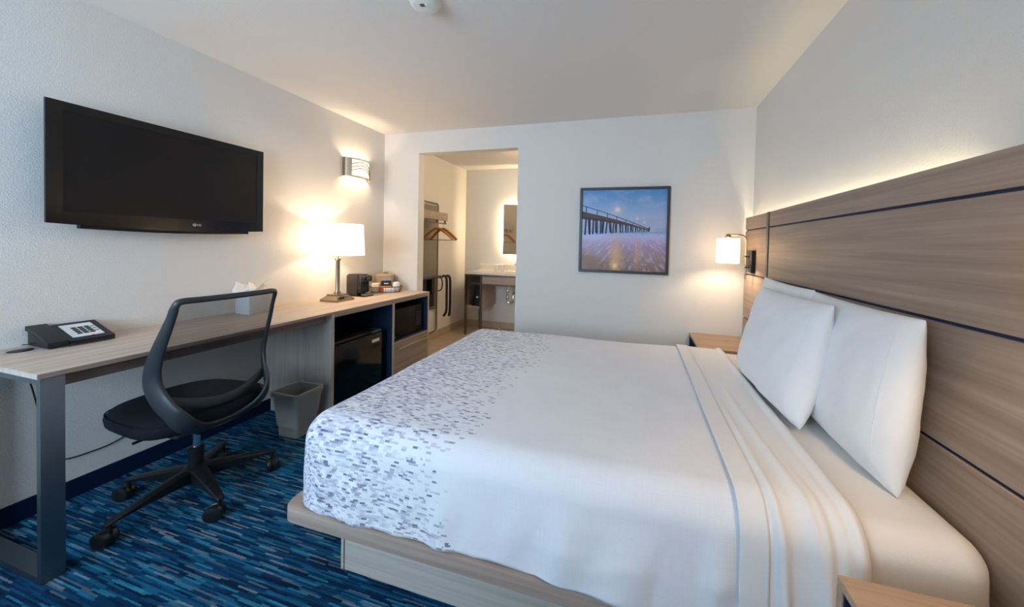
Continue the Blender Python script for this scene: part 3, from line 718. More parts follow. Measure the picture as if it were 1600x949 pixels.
# ------------------------------------------------------------------ desk and cabinet
DX, DZ, DY0, DY1 = .585, .785, .672, 2.985
desk = thing('desk', (.29, 1.3, 0), 'long oak laminate desk top on a flat steel loop leg', 'desk')
build('desk_top', G().box(.001, DX, DY0, DY1, DZ-.018, DZ, .001, 1), 'oak_desk', desk, False)
build('edge_band', G().box(DX, DX+.0015, DY0, DY1, DZ-.018, DZ-.0006), 'oak_edge', desk, False)
build('edge_band', G().box(.001, DX, DY0-.0015, DY0, DZ-.018, DZ-.0006), 'oak_upright', desk, False)
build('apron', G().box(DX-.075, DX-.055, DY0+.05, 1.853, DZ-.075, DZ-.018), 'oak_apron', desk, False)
leg = rrect(.03, DX-.008, 0, DZ-.018, .006, 4); ins = rrect(.055, DX-.033, .026, DZ-.044, .004, 4)
n = len(leg); g = G(); vs = [(p[0], y, p[1]) for y in (DY0+.008, DY0+.062) for p in leg] + [(p[0], y, p[1]) for y in (DY0+.008, DY0+.062) for p in ins]
fs = []
for i in range(n):
    j = (i+1) % n
    fs += [[i, j, n+j, n+i], [2*n+i, 2*n+j, 3*n+j, 3*n+i], [i, j, 2*n+j, 2*n+i], [n+i, n+j, 3*n+j, 3*n+i]]
build('leg_loop', g.add(vs, fs), 'steel', desk, True, None, None, 30)
build('grommet', G().lathe([(.032, DZ-.001), (.032, DZ+.003), (.027, DZ+.004), (.001, DZ+.004)], (.100, .788, 0), 32), 'black_plastic', desk)

CY0, CYM, CY1, CXF = 1.856, 2.458, 2.983, .582
cab = thing('cabinet', (.29, 2.42, 0), 'oak cabinet with navy niches holding fridge and microwave, one drawer', 'cabinet')
build('side_panel', G().box(.002, CXF, CY0, CY0+.02, 0, DZ-.018, .001, 1), 'oak_upright', cab, False)
build('side_panel', G().box(.002, CXF, CY1-.02, CY1, 0, DZ-.018, .001, 1), 'oak_upright', cab, False)
build('divider', G().box(.002, CXF, CYM, CYM+.022, 0, DZ-.042, .001, 1), 'oak_upright', cab, False)
for y0, y1 in ((CY0, CY0+.02), (CYM, CYM+.022), (CY1-.02, CY1)): build('edge_band', G().box(CXF, CXF+.0015, y0, y1, 0, DZ-.0185 if y0 != CYM else DZ-.042), 'oak_upright_edge', cab, False)
build('top_rail', G().box(.002, CXF+.001, CY0+.02, CY1-.02, DZ-.042, DZ-.0185, .0008, 1), 'oak_edge', cab, False)
build('shelf', G().box(.002, CXF, CYM+.022, CY1-.02, .372, .392, .001, 1), 'oak_edge', cab, False)
build('back_panel', G().box(.002, .010, CY0+.02, CY1-.02, .0, DZ-.042), 'navy_lining', cab, False)
g = G()
for y0, y1, z0 in ((CY0+.02, CYM, .0), (CYM+.022, CY1-.02, .392)):
    g.box(.010, CXF-.002, y0, y0+.003, z0, DZ-.042).box(.010, CXF-.002, y1-.003, y1, z0, DZ-.042).box(.010, CXF-.002, y0, y1, DZ-.045, DZ-.042).box(.010, CXF-.002, y0, y1, z0, z0+.003)
build('niche_lining', g, 'navy_lining', cab, False)
dr = build('drawer', G().box(CXF-.018, CXF, CYM+.025, CY1-.023, .07, .369, .0015, 1), 'oak_edge', cab, False)
hz_ = .328; hd = G().tube([(CXF+.03, CYM+.045, hz_), (CXF+.03, CY1-.03, hz_)], .0055, 10)
for y in (CYM+.07, CY1-.06): hd.tube([(CXF-.001, y, hz_), (CXF+.03, y, hz_)], .004, 8)
build('handle', hd, 'nickel', dr)
# fridge
fr = thing('mini_fridge', (.3, 2.14, .003), 'black mini fridge standing in the cabinet niche', 'fridge')
FY0, FY1, FZ = 1.893, 2.372, .535
build('body', G().box(.05, .505, FY0, FY1, .012, FZ, .006), 'black_plastic', fr)
dor = build('door', G().box(.508, .552, FY0, FY1, .012, FZ-.012, .008), 'black_gloss', fr)
build('handle_strip', G().box(.522, .558, FY0+.04, FY1-.03, FZ-.030, FZ-.014, .004), 'black_plastic', dor)
build('name_plate', G().box(.552, .5545, FY1-.115, FY1-.035, FZ-.085, FZ-.060, .001, 1), 'alu', dor)
build('hinge', G().box(.47, .56, FY1-.06, FY1-.02, FZ, FZ+.012, .003).box(.54, .575, FY1-.13, FY1-.06, FZ+.002, FZ+.012, .003), 'steel', fr)
for dx in (.08, .47):
    for y in (FY0+.04, FY1-.04): build('foot', G().lathe([(.014, .003), (.014, .013)], (dx, y, 0), 14), 'black_matte', fr)
# microwave
mw = thing('microwave', (.3, 2.72, .395), 'black microwave oven in the cabinet niche above the drawer', 'microwave')
MY0_, MY1_, MZ0_, MZ1_, MXF = 2.492, 2.925, .400, .672, .545
build('body', G().box(.12, MXF-.015, MY0_, MY1_, MZ0_, MZ1_, .004), 'appliance_black', mw)
dd = build('door', G().box(MXF-.015, MXF, MY0_, MY1_-.105, MZ0_, MZ1_, .003), 'appliance_black', mw)
build('window', G().box(MXF, MXF+.0015, MY0_+.045, MY1_-.15, MZ0_+.06, MZ1_-.055, .0005, 1), 'appliance_black', dd, False)
build('badge', G().box(MXF, MXF+.001, MY0_+.025, MY0_+.05, MZ0_+.018, MZ0_+.024), 'alu', dd, False)
cp = build('control_panel', G().box(MXF-.015, MXF, MY1_-.103, MY1_, MZ0_, MZ1_, .003), 'appliance_black', mw)
for r in range(6):
    for c_ in range(3): build('button', G().box(MXF, MXF+.002, MY1_-.09+c_*.026, MY1_-.09+c_*.026+.018, MZ1_-.085-r*.024, MZ1_-.085-r*.024+.014, .0005, 1), 'frame_dark', cp, False)
build('display', G().box(MXF, MXF+.001, MY1_-.09, MY1_-.014, MZ1_-.05, MZ1_-.025), 'appliance_black', cp, False)
for y in (MY0_+.04, MY1_-.04): build('foot', G().box(.16, .44, y-.015, y+.015, .395, .401), 'black_matte', mw, False)

# ------------------------------------------------------------------ desk lamp
LX, LY = .215, 2.235
lamp = thing('table_lamp', (LX, LY, DZ), 'brushed metal table lamp with white drum shade, switched on', 'lamp')
def frustum(g, x0, x1, y0, y1, z0, X0, X1, Y0, Y1, z1):
    return g.add([(x0, y0, z0), (x1, y0, z0), (x1, y1, z0), (x0, y1, z0), (X0, Y0, z1), (X1, Y0, z1), (X1, Y1, z1), (X0, Y1, z1)], [[3, 2, 1, 0], [4, 5, 6, 7], [0, 1, 5, 4], [1, 2, 6, 5], [2, 3, 7, 6], [3, 0, 4, 7]])
g = G().box(LX-.088, LX+.088, LY-.088, LY+.088, DZ, DZ+.016, .001, 1); frustum(g, LX-.086, LX+.086, LY-.086, LY+.086, DZ+.016, LX-.052, LX+.052, LY-.052, LY+.052, DZ+.048); g.box(LX-.055, LX+.055, LY-.055, LY+.055, DZ+.048, DZ+.056, .001, 1)
build('base', g, 'lamp_base_metal', lamp, False)
build('socket_plate', G().box(LX+.058, LX+.079, LY-.035, LY+.035, DZ+.018, DZ+.043, .001, 1).xf(Matrix.Translation((.002, 0, .002))), 'steel', lamp, False)
build('outlet', G().box(LX+.070, LX+.085, LY-.052, LY-.01, DZ+.022, DZ+.040, .001, 1), 'black_matte', lamp, False)
build('pole', G().lathe([(.020, DZ+.056), (.020, DZ+.06), (.026, DZ+.062), (.026, DZ+.075), (.018, DZ+.078), (.0165, DZ+.09), (.0165, DZ+.335), (.018, DZ+.340), (.0235, DZ+.342), (.0235, DZ+.358), (.010, DZ+.362), (.010, DZ+.385)], (LX, LY, 0), 28), 'nickel', lamp)
build('lamp_shade', G().lathe([(.198, 1.170), (.185, 1.432), (.182, 1.432), (.195, 1.170)], (LX, LY, 0), 56, 'z', True), 'shade_table', lamp)
sp = G()
for a in (0.3, 2.4, 4.5): sp.tube([(LX, LY, 1.42), (LX+.183*math.cos(a), LY+.183*math.sin(a), 1.424)], .002, 6)
sp.tube([(LX, LY, DZ+.385), (LX, LY, 1.42)], .003, 6)
build('harp', sp, 'nickel', lamp); build('finial', G().lathe([(.006, 1.42), (.009, 1.43), (.004, 1.446), (.001, 1.448)], (LX, LY, 0), 14), 'nickel', lamp)
build('bulb', G().lathe([(.013, DZ+.385), (.014, DZ+.41), (.03, DZ+.45), (.03, DZ+.475), (.015, DZ+.50), (.001, DZ+.505)], (LX, LY, 0), 20), 'shade_table', lamp)
point('bulb_light', (LX, LY+.05, 1.30), 8.5, WARM, .03, lamp)

# ------------------------------------------------------------------ coffee maker
KX, KY = .205, 2.505
cm = thing('coffee_maker', (KX, KY, DZ), 'small black and bronze coffee maker standing right of the lamp', 'coffee maker')
build('body', G().box(KX-.13, KX-.005, KY-.055, KY+.055, DZ+.006, DZ+.195, .012, 3), 'coffee_body', cm)
build('front', G().box(KX-.008, KX+.035, KY-.05, KY+.05, DZ+.03, DZ+.195, .010, 3), 'coffee_black', cm)
build('brew_head', G().box(KX-.02, KX+.070, KY-.048, KY+.048, DZ+.135, DZ+.192, .010, 3), 'coffee_black', cm)
build('head_badge', G().box(KX+.068, KX+.0715, KY-.02, KY+.02, DZ+.155, DZ+.178, .001, 1), 'steel', cm, False)
build('lid', G().box(KX-.12, KX+.02, KY-.045, KY+.045, DZ+.193, DZ+.202, .004, 2), 'coffee_black', cm)
build('base', G().box(KX-.13, KX+.075, KY-.058, KY+.058, DZ, DZ+.010, .004, 2), 'coffee_black', cm)
build('drip_tray', G().box(KX+.035, KX+.082, KY-.05, KY+.05, DZ+.009, DZ+.026, .004, 2), 'steel', cm)
for i in range(4): build('tank_rib', G().box(KX+.032, KX+.039, KY-.038+i*.021, KY-.028+i*.021, DZ+.035, DZ+.13, .002, 1), 'coffee_black', cm)

# ------------------------------------------------------------------ basket with cups and coffee, ice bucket
BXc, BYc, BR = .225, 2.775, math.radians(42)
MB = Matrix.Translation((BXc, BYc, DZ)) @ Matrix.Rotation(BR, 4, 'Z')
bk = thing('wire_basket', (BXc, BYc, DZ), 'dark wire basket holding cups and coffee in the desk corner', 'basket')
def oval(a, b, z, n=40): return [(a*math.copysign(abs(math.cos(t))**.6, math.cos(t)), b*math.copysign(abs(math.sin(t))**.6, math.sin(t)), z) for t in [2*PI*i/n for i in range(n)]]
build('rim', G().tube(oval(.152, .072, .058), .0035, 8, True).xf(MB), 'wire', bk); build('base_ring', G().tube(oval(.135, .058, .004), .0025, 8, True).xf(MB), 'wire', bk)
for (a, b) in zip(oval(.152, .072, .058, 36), oval(.135, .058, .004, 36)): build('wire', G().tube([a, b], .0013, 5).xf(MB), 'wire', bk)
g = G().add([(x, y, .005) for x, y, z in oval(.134, .057, 0, 28)] + [(x, y, .002) for x, y, z in oval(.134, .057, 0, 28)], [list(range(28)), list(range(28, 56))[::-1]] + [[i, (i+1) % 28, 28+(i+1) % 28, 28+i] for i in range(28)])
build('floor_plate', g.xf(MB), 'wire', bk, False)
def cup(dx, dy, label, h, r):
    c_ = MB @ Vector((dx, dy, .006)); t = thing('paper_cup', c_, label, 'cup', 'cups in the wire basket')
    build('cup_wall', G().lathe([(r*.72, 0), (r, h), (r*.93, h), (r*.66, .004)], c_, 28, 'z', True), 'paper_cup' if dx < 0 else 'tissue', t)
    build('wrap', G().lathe([(r*1.02, h*.55), (r*1.03, h*.98), (r*.98, h*1.10), (r*.7, h*1.17), (r*.25, h*1.14), (.001, h*1.15)], c_, 24), 'paper_cup' if dx < 0 else 'tissue', t)
cup(-.085, .0, 'cream wrapped cup at the left end of the wire basket', .075, .037)
cup(.095, .0, 'white wrapped cup at the right end of the wire basket', .080, .034)
bc = MB @ Vector((.005, -.005, .006)); bag = thing('coffee_bag', bc, 'orange and black coffee packet standing in the wire basket', 'coffee bag')
MBG = Matrix.Translation(bc) @ Matrix.Rotation(BR, 4, 'Z')
def bagpart(z0, z1, w0, w1, t0, t1):
    return frustum(G(), -w0, w0, -t0, t0, z0, -w1, w1, -t1, t1, z1).xf(MBG)
build('packet_bottom', bagpart(0, .06, .040, .046, .022, .026), 'bag_orange', bag); build('packet_front', bagpart(.06, .112, .046, .045, .026, .018), 'bag_black', bag); build('packet_top', bagpart(.112, .150, .045, .036, .018, .003), 'bag_silver', bag)
build('emblem', G().lathe([(.022, 0), (.022, .002)], (0, 0, 0), 6, 'y').xf(MBG @ Matrix.Translation((0, -.0245, .086))), 'bag_black', bag, False)
build('emblem_stripe', G().box(-.020, .020, -.0275, -.0245, .080, .090).xf(MBG), 'print_white', bag, False)
build('price_sticker', G().box(-.05, -.028, -.0268, -.0238, .012, .05).xf(MBG), 'bag_red', bag, False)
cdv = MB @ Vector((.035, -.042, .006)); cd = tag(build('condiment_packet', G().box(-.05, .045, -.006, .006, 0, .040, .003).xf(Matrix.Translation(cdv) @ Matrix.Rotation(BR, 4, 'Z')), 'box_white', None, True, cdv), 'pale condiment packet at the front of the wire basket', 'packet')
IB = (.113, 2.894, DZ)
ib = thing('ice_bucket', IB, 'tan ice bucket with lid in the corner behind the basket', 'ice bucket')
build('bucket', G().lathe([(.072, 0), (.076, .01), (.086, .15), (.082, .15)], IB, 36), 'bucket', ib)
build('lid', G().lathe([(.089, .150), (.089, .160), (.080, .168), (.02, .176), (.02, .184), (.035, .186), (.035, .192), (.001, .194)], IB, 36), 'bucket', ib)

# ------------------------------------------------------------------ tissue box
tb = thing('tissue_box', (.115, 1.665, DZ), 'white tissue box behind the chair with a tissue pulled up', 'tissue box')
build('carton', G().box(.052, .178, 1.602, 1.728, DZ, DZ+.122, .003, 2), 'box_white', tb)
g = G()
def tis(a, b):
    th = 2*PI*a; rr = .008+.075*b*(1+.35*math.sin(3*th+1)+.22*math.sin(7*th)); zz = DZ+.121+.062*b**.7*(1+.45*math.sin(2*th+.6)+.3*math.sin(5*th))
    return (.115+rr*.75*math.cos(th), 1.665+rr*math.sin(th), zz)
g.grid(tis, 48, 8, True); o = build('tissue', g, 'tissue', tb); solidify(o, .0015)

# ------------------------------------------------------------------ telephone
PHO = Vector((.10, .94, DZ)); ph_ = thing('telephone', PHO, 'black desk telephone with white keypad plate on the left of the desk', 'telephone')
px0, px1, py0, py1 = .012, .178, .828, 1.022
def slopez(x): return DZ+.022+(px1-x)/(px1-px0)*.058
g = G().prism([(px0, DZ+.012), (px1, DZ+.002), (px1, slopez(px1)), (px0, slopez(px0))], 'y', py0+.062, py1)
build('body', g, 'phone_black', ph_, False)
build('cradle', G().prism([(px0, DZ+.004), (px1, DZ+.001), (px1, slopez(px1)-.012), (px0, slopez(px0)-.014)], 'y', py0+.006, py0+.062), 'phone_black', ph_, False)
hs = []; 
hp = [(px0-.004+(px1-px0+.008)*i/14) for i in range(15)]
top = [(x, slopez(x)+.008+.006*math.sin(PI*i/14)) for i, x in enumerate(hp)]; btm = [(x, slopez(x)-.012+.012*math.sin(PI*i/14)) for i, x in enumerate(hp)]
build('handset', G().prism(top+btm[::-1], 'y', py0, py0+.056), 'phone_black', ph_, True)
sl = math.atan2(.058, px1-px0)
def on_face(x, y, dx, dy, hgt, b=.0005):
    return G().box(-dx/2, dx/2, -dy/2, dy/2, 0, hgt, b, 1).xf(Matrix.Translation((x, y, slopez(x))) @ Matrix.Rotation(sl, 4, 'Y'))
build('face_plate', on_face((px0+px1)/2-.002, py0+.125, .128, .094, .0015), 'phone_face', ph_, False)
for r in range(4):
    for c_ in range(3): build('key', on_face((px0+px1)/2-.022+r*.017, py0+.108+c_*.019, .012, .014, .004), 'key_black', ph_, False)
for r in range(3): build('memory_key', on_face((px0+px1)/2-.022+r*.02, py0+.163, .004, .012, .003), 'key_black', ph_, False)
build('message_light', on_face(px1-.020, py0+.135, .006, .008, .004), 'red_light', ph_, False)
g = G(); cpts = []
for i in range(150):
    t = i/149; y = py0+.05+.135*t; a = t*2*PI*26; cpts.append((px1+.018+.005*math.cos(a), y, DZ+.008+.005*math.sin(a)))
build('coil_cord', g.tube(cpts, .0013, 5), 'phone_black', ph_)
build('cord_lead', G().tube([(px1-.01, py0+.028, DZ+.012), (px1+.012, py0+.03, DZ+.006), (px1+.018, py0+.05, DZ+.008)], .0018, 6), 'phone_black', ph_)
pc = G()
for kx, ky, rr in ((.05, .83, .016), (.058, .842, .013)):
    pc.tube([(kx+rr*math.cos(t), ky+rr*1.3*math.sin(t), DZ+.006+.010*abs(math.sin(t*.5+kx*40))) for t in [2*PI*i/18 for i in range(18)]], .0022, 6, True)
build('line_cord', pc.tube([(.058, .85, DZ+.012), (.05, .87, DZ+.012)], .0022, 6), 'phone_black', ph_)
cable = [(.11, .79, .762), (.08, .80, .71), (.05, .83, .61), (.02, .86, .46), (.006, .88, .33), (.006, .90, .25), (.006, .93, .206), (.006, 1.0, .194), (.006, 1.094, .199), (.006, 1.2, .248), (.006, 1.28, .305), (.006, 1.36, .37)]
def smooth_pts(p, n=6):
    p = [Vector(q) for q in p]; out = []
    for i in range(len(p)-1):
        a, b, c_, d = p[max(i-1, 0)], p[i], p[i+1], p[min(i+2, len(p)-1)]
        for j in range(n):
            t = j/n; out.append(.5*((2*b)+(c_-a)*t+(2*a-5*b+4*c_-d)*t*t+(3*b-a-3*c_+d)*t**3))
    return out+[p[-1]]
tag(build('power_cable', G().tube(smooth_pts(cable), .003, 6), 'black_matte', None, True, (.01, 1.0, .2)), 'thin black cable trailing along the wall under the desk', 'cable')
OZ, OUTY = .222, 1.222
oc = thing('wall_outlet', (0, OUTY, OZ), 'small white wall outlet under the desk behind the chair', 'outlet')
build('cover_plate', G().box(0, .006, OUTY-.035, OUTY+.035, OZ, OZ+.115, .002), 'white_plastic', oc); build('socket', G().box(.006, .008, OUTY-.015, OUTY+.015, OZ+.018, OZ+.048, .001, 1).box(.006, .008, OUTY-.015, OUTY+.015, OZ+.068, OZ+.098, .001, 1), 'white_plastic', oc)

# ------------------------------------------------------------------ waste bin
BNX, BNY = .475, 1.700
bn = thing('waste_bin', (BNX, BNY, 0), 'beige plastic waste bin with clear liner beside the cabinet', 'waste bin')
def rr2(hx, hy, r, n=5): return rrect(BNX-hx, BNX+hx, BNY-hy, BNY+hy, r, n)
def loft(rings, cap0=True, cap1=False):
    n = len(rings[0][0]); g = G(); vs = []
    for q, z in rings: vs += [(p[0], p[1], z) for p in q]
    fs = [[i*n+j, i*n+(j+1) % n, (i+1)*n+(j+1) % n, (i+1)*n+j] for i in range(len(rings)-1) for j in range(n)]
    if cap0: fs.append(list(range(n))[::-1])
    if cap1: fs.append([(len(rings)-1)*n+j for j in range(n)])
    return g.add(vs, fs)
build('bucket', loft([(rr2(.082, .068, .02), 0), (rr2(.088, .074, .022), .11), (rr2(.093, .078, .022), .115), (rr2(.104, .088, .024), .265), (rr2(.114, .098, .026), .268), (rr2(.114, .098, .026), .290), (rr2(.104, .088, .024), .290), (rr2(.080, .066, .02), .012)], True, True), 'bin_plastic', bn)
def crk(hx, hy, r, s, z, am=.004):
    return [(p[0]+am*nz(p[0]*30+s, p[1]*30), p[1]+am*nz(p[0]*30, p[1]*30+s)) for p in rr2(hx, hy, r, 12)], z
build('liner', loft([crk(.092, .078, .024, 1, .07, .006), crk(.102, .086, .026, 2, .18, .007), crk(.108, .092, .026, 3, .235, .007), crk(.119, .104, .028, 4, .275, .002), crk(.118, .103, .028, 5, .296, .002), crk(.102, .086, .022, 6, .294, .004), crk(.090, .076, .02, 7, .20, .008), crk(.078, .064, .02, 8, .05, .008)], False, False), 'liner', bn, True, None, None, 25)

# ------------------------------------------------------------------ office chair
CX, CY = .547, 1.135
ch = thing('office_chair', (CX, CY, 0), 'black mesh back swivel chair on five castors at the desk', 'chair')
prof = [(1.005, .238, .196), (.95, .217, .200), (.90, .198, .205), (.85, .178, .210), (.80, .158, .214), (.75, .142, .2165), (.70, .130, .2165), (.65, .132, .214), (.60, .150, .206), (.55, .182, .194), (.51, .210, .178), (.47, .218, .155), (.435, .208, .118), (.412, .190, .070), (.405, .182, .0)]
lefts = [(CX+x, CY-h, z) for z, x, h in prof]; rights = [(CX+x, CY+h, z) for z, x, h in prof[:-1]][::-1]
tops = [(CX+.246+.010*math.cos(s*PI/2*.0)*0 + .012*(1-(s)**2), CY+.182*s, 1.018+.0*s) for s in (.98, .7, .4, .1, -.1, -.4, -.7, -.98)]
loop = lefts+rights+[tops[0]]+tops[1:]
loop = [Vector(p) for p in loop]
# densify the closed loop
def dens(p, n=4):
    L = len(p); out = []
    for i in range(L):
        a, b, c_, d = p[i-1], p[i], p[(i+1) % L], p[(i+2) % L]
        for j in range(n):
            t = j/n; out.append(.5*((2*b)+(c_-a)*t+(2*a-5*b+4*c_-d)*t*t+(3*b-a-3*c_+d)*t**3))
    return out
LP = dens(loop); cen = Vector((CX+.17, CY, .72))
# flat frame: section wide in the depth direction at the sides
g = G(); n = 14; rings = []
for i, p in enumerate(LP):
    t = (LP[(i+1) % len(LP)]-LP[i-1]).normalized(); inward = (cen-p); inward -= t*inward.dot(t); inward.normalize()
    nrm = t.cross(inward).normalized()
    lowk = min(1, max(0, (.95-p.z)/.38)); sidek = min(1, abs(p.y-CY)/.15)
    wi = .016+.021*lowk*(.35+.65*sidek); th = .0085+.003*lowk
    if p.z > .985: wi = .0135; th = .0095
    e1 = (nrm*.72+inward*.69).normalized(); e2 = e1.cross(t).normalized()
    rings.append([p + e1*wi*math.copysign(abs(math.cos(a))**.8, math.cos(a)) + e2*th*math.copysign(abs(math.sin(a))**.8, math.sin(a)) for a in [2*PI*(j+.5)/n for j in range(n)]])
L = len(rings)
g.add([v for r in rings for v in r], [[i*n+j, i*n+(j+1) % n, ((i+1) % L)*n+(j+1) % n, ((i+1) % L)*n+j] for i in range(L) for j in range(n)])
build('back_frame', g, 'chair_frame', ch, True, None, None, 60)
# mesh membrane between the frame sides, above the lower cross bar
def pint(z):
    q = prof[::-1]
    for (z0, x0, h0), (z1, x1, h1) in zip(q[:-1], q[1:]):
        if z0 <= z <= z1: t = (z-z0)/(z1-z0); return x0+(x1-x0)*t, h0+(h1-h0)*t
    return q[-1][1], q[-1][2]
def lowz(s): return .565-.055*(1-s*s)
def memb(a, b):
    s = a*2-1; z = lowz(s)+(1.012-lowz(s))*b; x, h = pint(min(z, 1.005)); return (CX+x-.004+.018*(1-s*s)*math.sin(PI*min(1, b*1.0))*.6+.006*(1-s*s), CY+s*h*.985, z)
build('back_mesh', G().grid(memb, 20, 30), 'chair_mesh', ch, True, None, None, 180)
crossb = []
for i in range(17):
    s = -1+2*i/16; z = lowz(s)+.012; x, h = pint(z); crossb.append((CX+x-.002+.010*(1-s*s), CY+s*h*.96, z))
build('cross_bar', G().tube(crossb, .02, 10, False, (.022, .006), (1, 0, .0)), 'chair_frame', ch)
# seat
def seat_r(a): # superellipse plan
    c_, s_ = math.cos(a), math.sin(a); e = .62
    return (math.copysign(abs(c_)**e, c_), math.copysign(abs(s_)**e, s_))
scx = CX-.052
sring = [(.02, .002, .497), (.5, .0, .500), (.80, 0, .499), (.93, 0, .492), (.985, 0, .476), (1.0, 0, .455), (.985, 0, .430), (.93, 0, .415), (.6, 0, .408), (.02, 0, .406)]
g = G(); NA = 56; vs = []
for k_, _, z in sring:
    for j in range(NA):
        a = 2*PI*j/NA; u, v = seat_r(a); x = scx+.262*u*k_; y = CY+.242*v*k_*(1-.07*(-u))
        dz = -.03*max(0, (-u*k_-.55))**1.5 - .012*(v*k_)**2*(z > .47) + .010*max(0, u*k_-.6)
        vs.append((x, y, z+dz))
fs = [[i*NA+j, i*NA+(j+1) % NA, (i+1)*NA+(j+1) % NA, (i+1)*NA+j] for i in range(len(sring)-1) for j in range(NA)] + [list(range(NA))[::-1], [(len(sring)-1)*NA+j for j in range(NA)]]
st = build('seat', g.add(vs, fs), 'chair_fabric', ch, True, None, None, 60)
pip = [(scx+.2575*seat_r(2*PI*j/NA)[0], CY+.2375*seat_r(2*PI*j/NA)[1]*(1-.07*(-seat_r(2*PI*j/NA)[0])), .4775-.03*max(0, -seat_r(2*PI*j/NA)[0]-.55)**1.5-.004*seat_r(2*PI*j/NA)[1]**2) for j in range(NA)]
build('piping', G().tube(pip, .0026, 6, True), 'chair_fabric', st)
build('seat_shell', G().box(CX-.17, CX+.19, CY-.17, CY+.17, .400, .422, .012, 2), 'black_plastic', ch)
build('mechanism', G().box(CX-.09, CX+.12, CY-.055, CY+.055, .345, .402, .012, 2), 'black_plastic', ch)
sup = [(CX+.09, CY, .385), (CX+.15, CY, .388), (CX+.188, CY, .405)]
build('back_support', G().tube(sup, .02, 10, False, (.06, .014), (0, 0, 1)), 'black_plastic', ch)
build('lever', G().tube([(CX-.02, CY-.05, .375), (CX-.03, CY-.14, .372), (CX-.04, CY-.20, .366)], .006, 8), 'black_plastic', ch)
build('gas_column', G().lathe([(.0145, .20), (.0145, .36)], (CX, CY, 0), 24), 'chrome', ch)
build('column_sleeve', G().lathe([(.024, .065), (.026, .09), (.028, .15), (.028, .228), (.030, .230), (.030, .246), (.024, .250), (.016, .250)], (CX, CY, 0), 28), 'black_plastic', ch)
hub = build('hub', G().lathe([(.030, .085), (.046, .095), (.050, .12), (.046, .150), (.034, .158), (.028, .158)], (CX, CY, 0), 32), 'black_plastic', ch)
for i in range(5):
    a = math.radians(-13.7+72*i); d = Vector((math.cos(a), math.sin(a), 0)); p0 = Vector((CX, CY, 0)); s_ = Vector((-d.y, d.x, 0))
    g = G(); vs = []
    st_ = [(.03, .030, .085, .150), (.08, .027, .088, .146), (.18, .021, .094, .130), (.27, .016, .095, .112), (.296, .015, .092, .106), (.308, .011, .090, .100)]
    for r_, w_, z0, z1 in st_:
        c_ = p0+d*r_; c2 = .006
        for sgn, z in ((-1, z0+c2), (-1, z1-c2), (-.7, z1), (.7, z1), (1, z1-c2), (1, z0+c2), (.7, z0), (-.7, z0)): q = c_+s_*w_*sgn; vs.append((q.x, q.y, z))
    fs = [[i_*8+j, i_*8+(j+1) % 8, (i_+1)*8+(j+1) % 8, (i_+1)*8+j] for i_ in range(len(st_)-1) for j in range(8)] + [list(range(8)), [(len(st_)-1)*8+j for j in range(8)]]
    build('base_arm', g.add(vs, fs), 'black_plastic', ch, True, None, None, 40)
    tip = p0+d*.292; sw = math.radians([35, 150, 160, 20, 15][i]); f_ = Vector((math.cos(sw), math.sin(sw), 0))
    wc = tip - f_*.018 + Vector((0, 0, .036)); axv = Vector((-f_.y, f_.x, 0))
    MW = Matrix((( f_.x, axv.x, 0, wc.x), (f_.y, axv.y, 0, wc.y), (0, 0, 1, wc.z), (0, 0, 0, 1)))
    ct = build('castor', G().tube([tip+Vector((0, 0, .045)), tip+Vector((0, 0, .095))], .0085, 12).lathe([(.031, -.006), (.031, .006)], (0, 0, 0), 24, 'y').xf(MW, 24), 'black_plastic', ch)
    for sgn in (-1, 1):
        build('castor_wheel', G().lathe([(.004, 0), (.024, 0), (.0295, .004), (.0300, .010), (.0275, .017), (.018, .020), (.003, .020)], (0, 0, 0), 28, 'y').xf(MW @ Matrix.Translation((0, .003 if sgn > 0 else -.003, 0)) @ Matrix.Scale(sgn, 4, (0, 1, 0)) @ Matrix.Scale(1.2, 4)), 'black_plastic', ct)

# ------------------------------------------------------------------ smoke detector
SDX, SDY = 1.655, 1.362
sd = thing('smoke_detector', (SDX, SDY, H), 'round white smoke detector on the ceiling at the top edge', 'smoke detector')
build('base_plate', G().lathe([(.072, H), (.074, H-.012), (.068, H-.018)], (SDX, SDY, 0), 40), 'detector', sd)
build('dome', G().lathe([(.066, H-.018), (.062, H-.034), (.050, H-.042), (.046, H-.043), (.001, H-.044)], (SDX, SDY, 0), 40), 'detector', sd)
for i in range(4): build('slot', G().box(SDX-.008+i*.006, SDX-.005+i*.006, SDY-.025, SDY-.008, H-.0455, H-.0435), 'detector_dark', sd, False)
build('test_button', G().lathe([(.008, H-.043), (.008, H-.047), (.001, H-.047)], (SDX+.022, SDY-.012, 0), 16), 'detector', sd)

# ------------------------------------------------------------------ vestibule: valet rack, hangers, luggage straps
vr = thing('valet_rack', (VX0, 3.75, .1), 'wall mounted valet rack with grey panel, tube frame and shelf', 'coat rack')
def rloop(y0, y1, z0, z1, r, x): return [(x, p[0], p[1]) for p in rrect(y0, y1, z0, z1, r, 6)]
build('tube_frame', G().tube(rloop(3.30, 3.915, .105, 1.815, .04, VX0+.02), .009, 8, True), 'bronze', vr)
build('panel', G().box(VX0+.012, VX0+.028, 3.32, 3.895, .43, 1.78, .002, 1), 'valet_panel', vr, False)
build('rung', G().tube([(VX0+.02, 3.305, .42), (VX0+.02, 3.91, .42)], .007, 8), 'bronze', vr)
build('shelf_rail', G().box(.27, .31, 3.20, 3.745, 1.572, 1.668, .003, 1), 'oak_vanity', vr, False)
for y in (3.34, 3.54, 3.71):
    build('shelf_bracket', G().box(VX0+.02, .28, y-.008, y+.008, 1.60, 1.615).box(.28, .30, y-.008, y+.008, 1.53, 1.59), 'bronze', vr, False)
build('hanging_rod', G().tube([(.29, 3.22, 1.535), (.29, 3.735, 1.535)], .008, 8), 'bronze', vr)
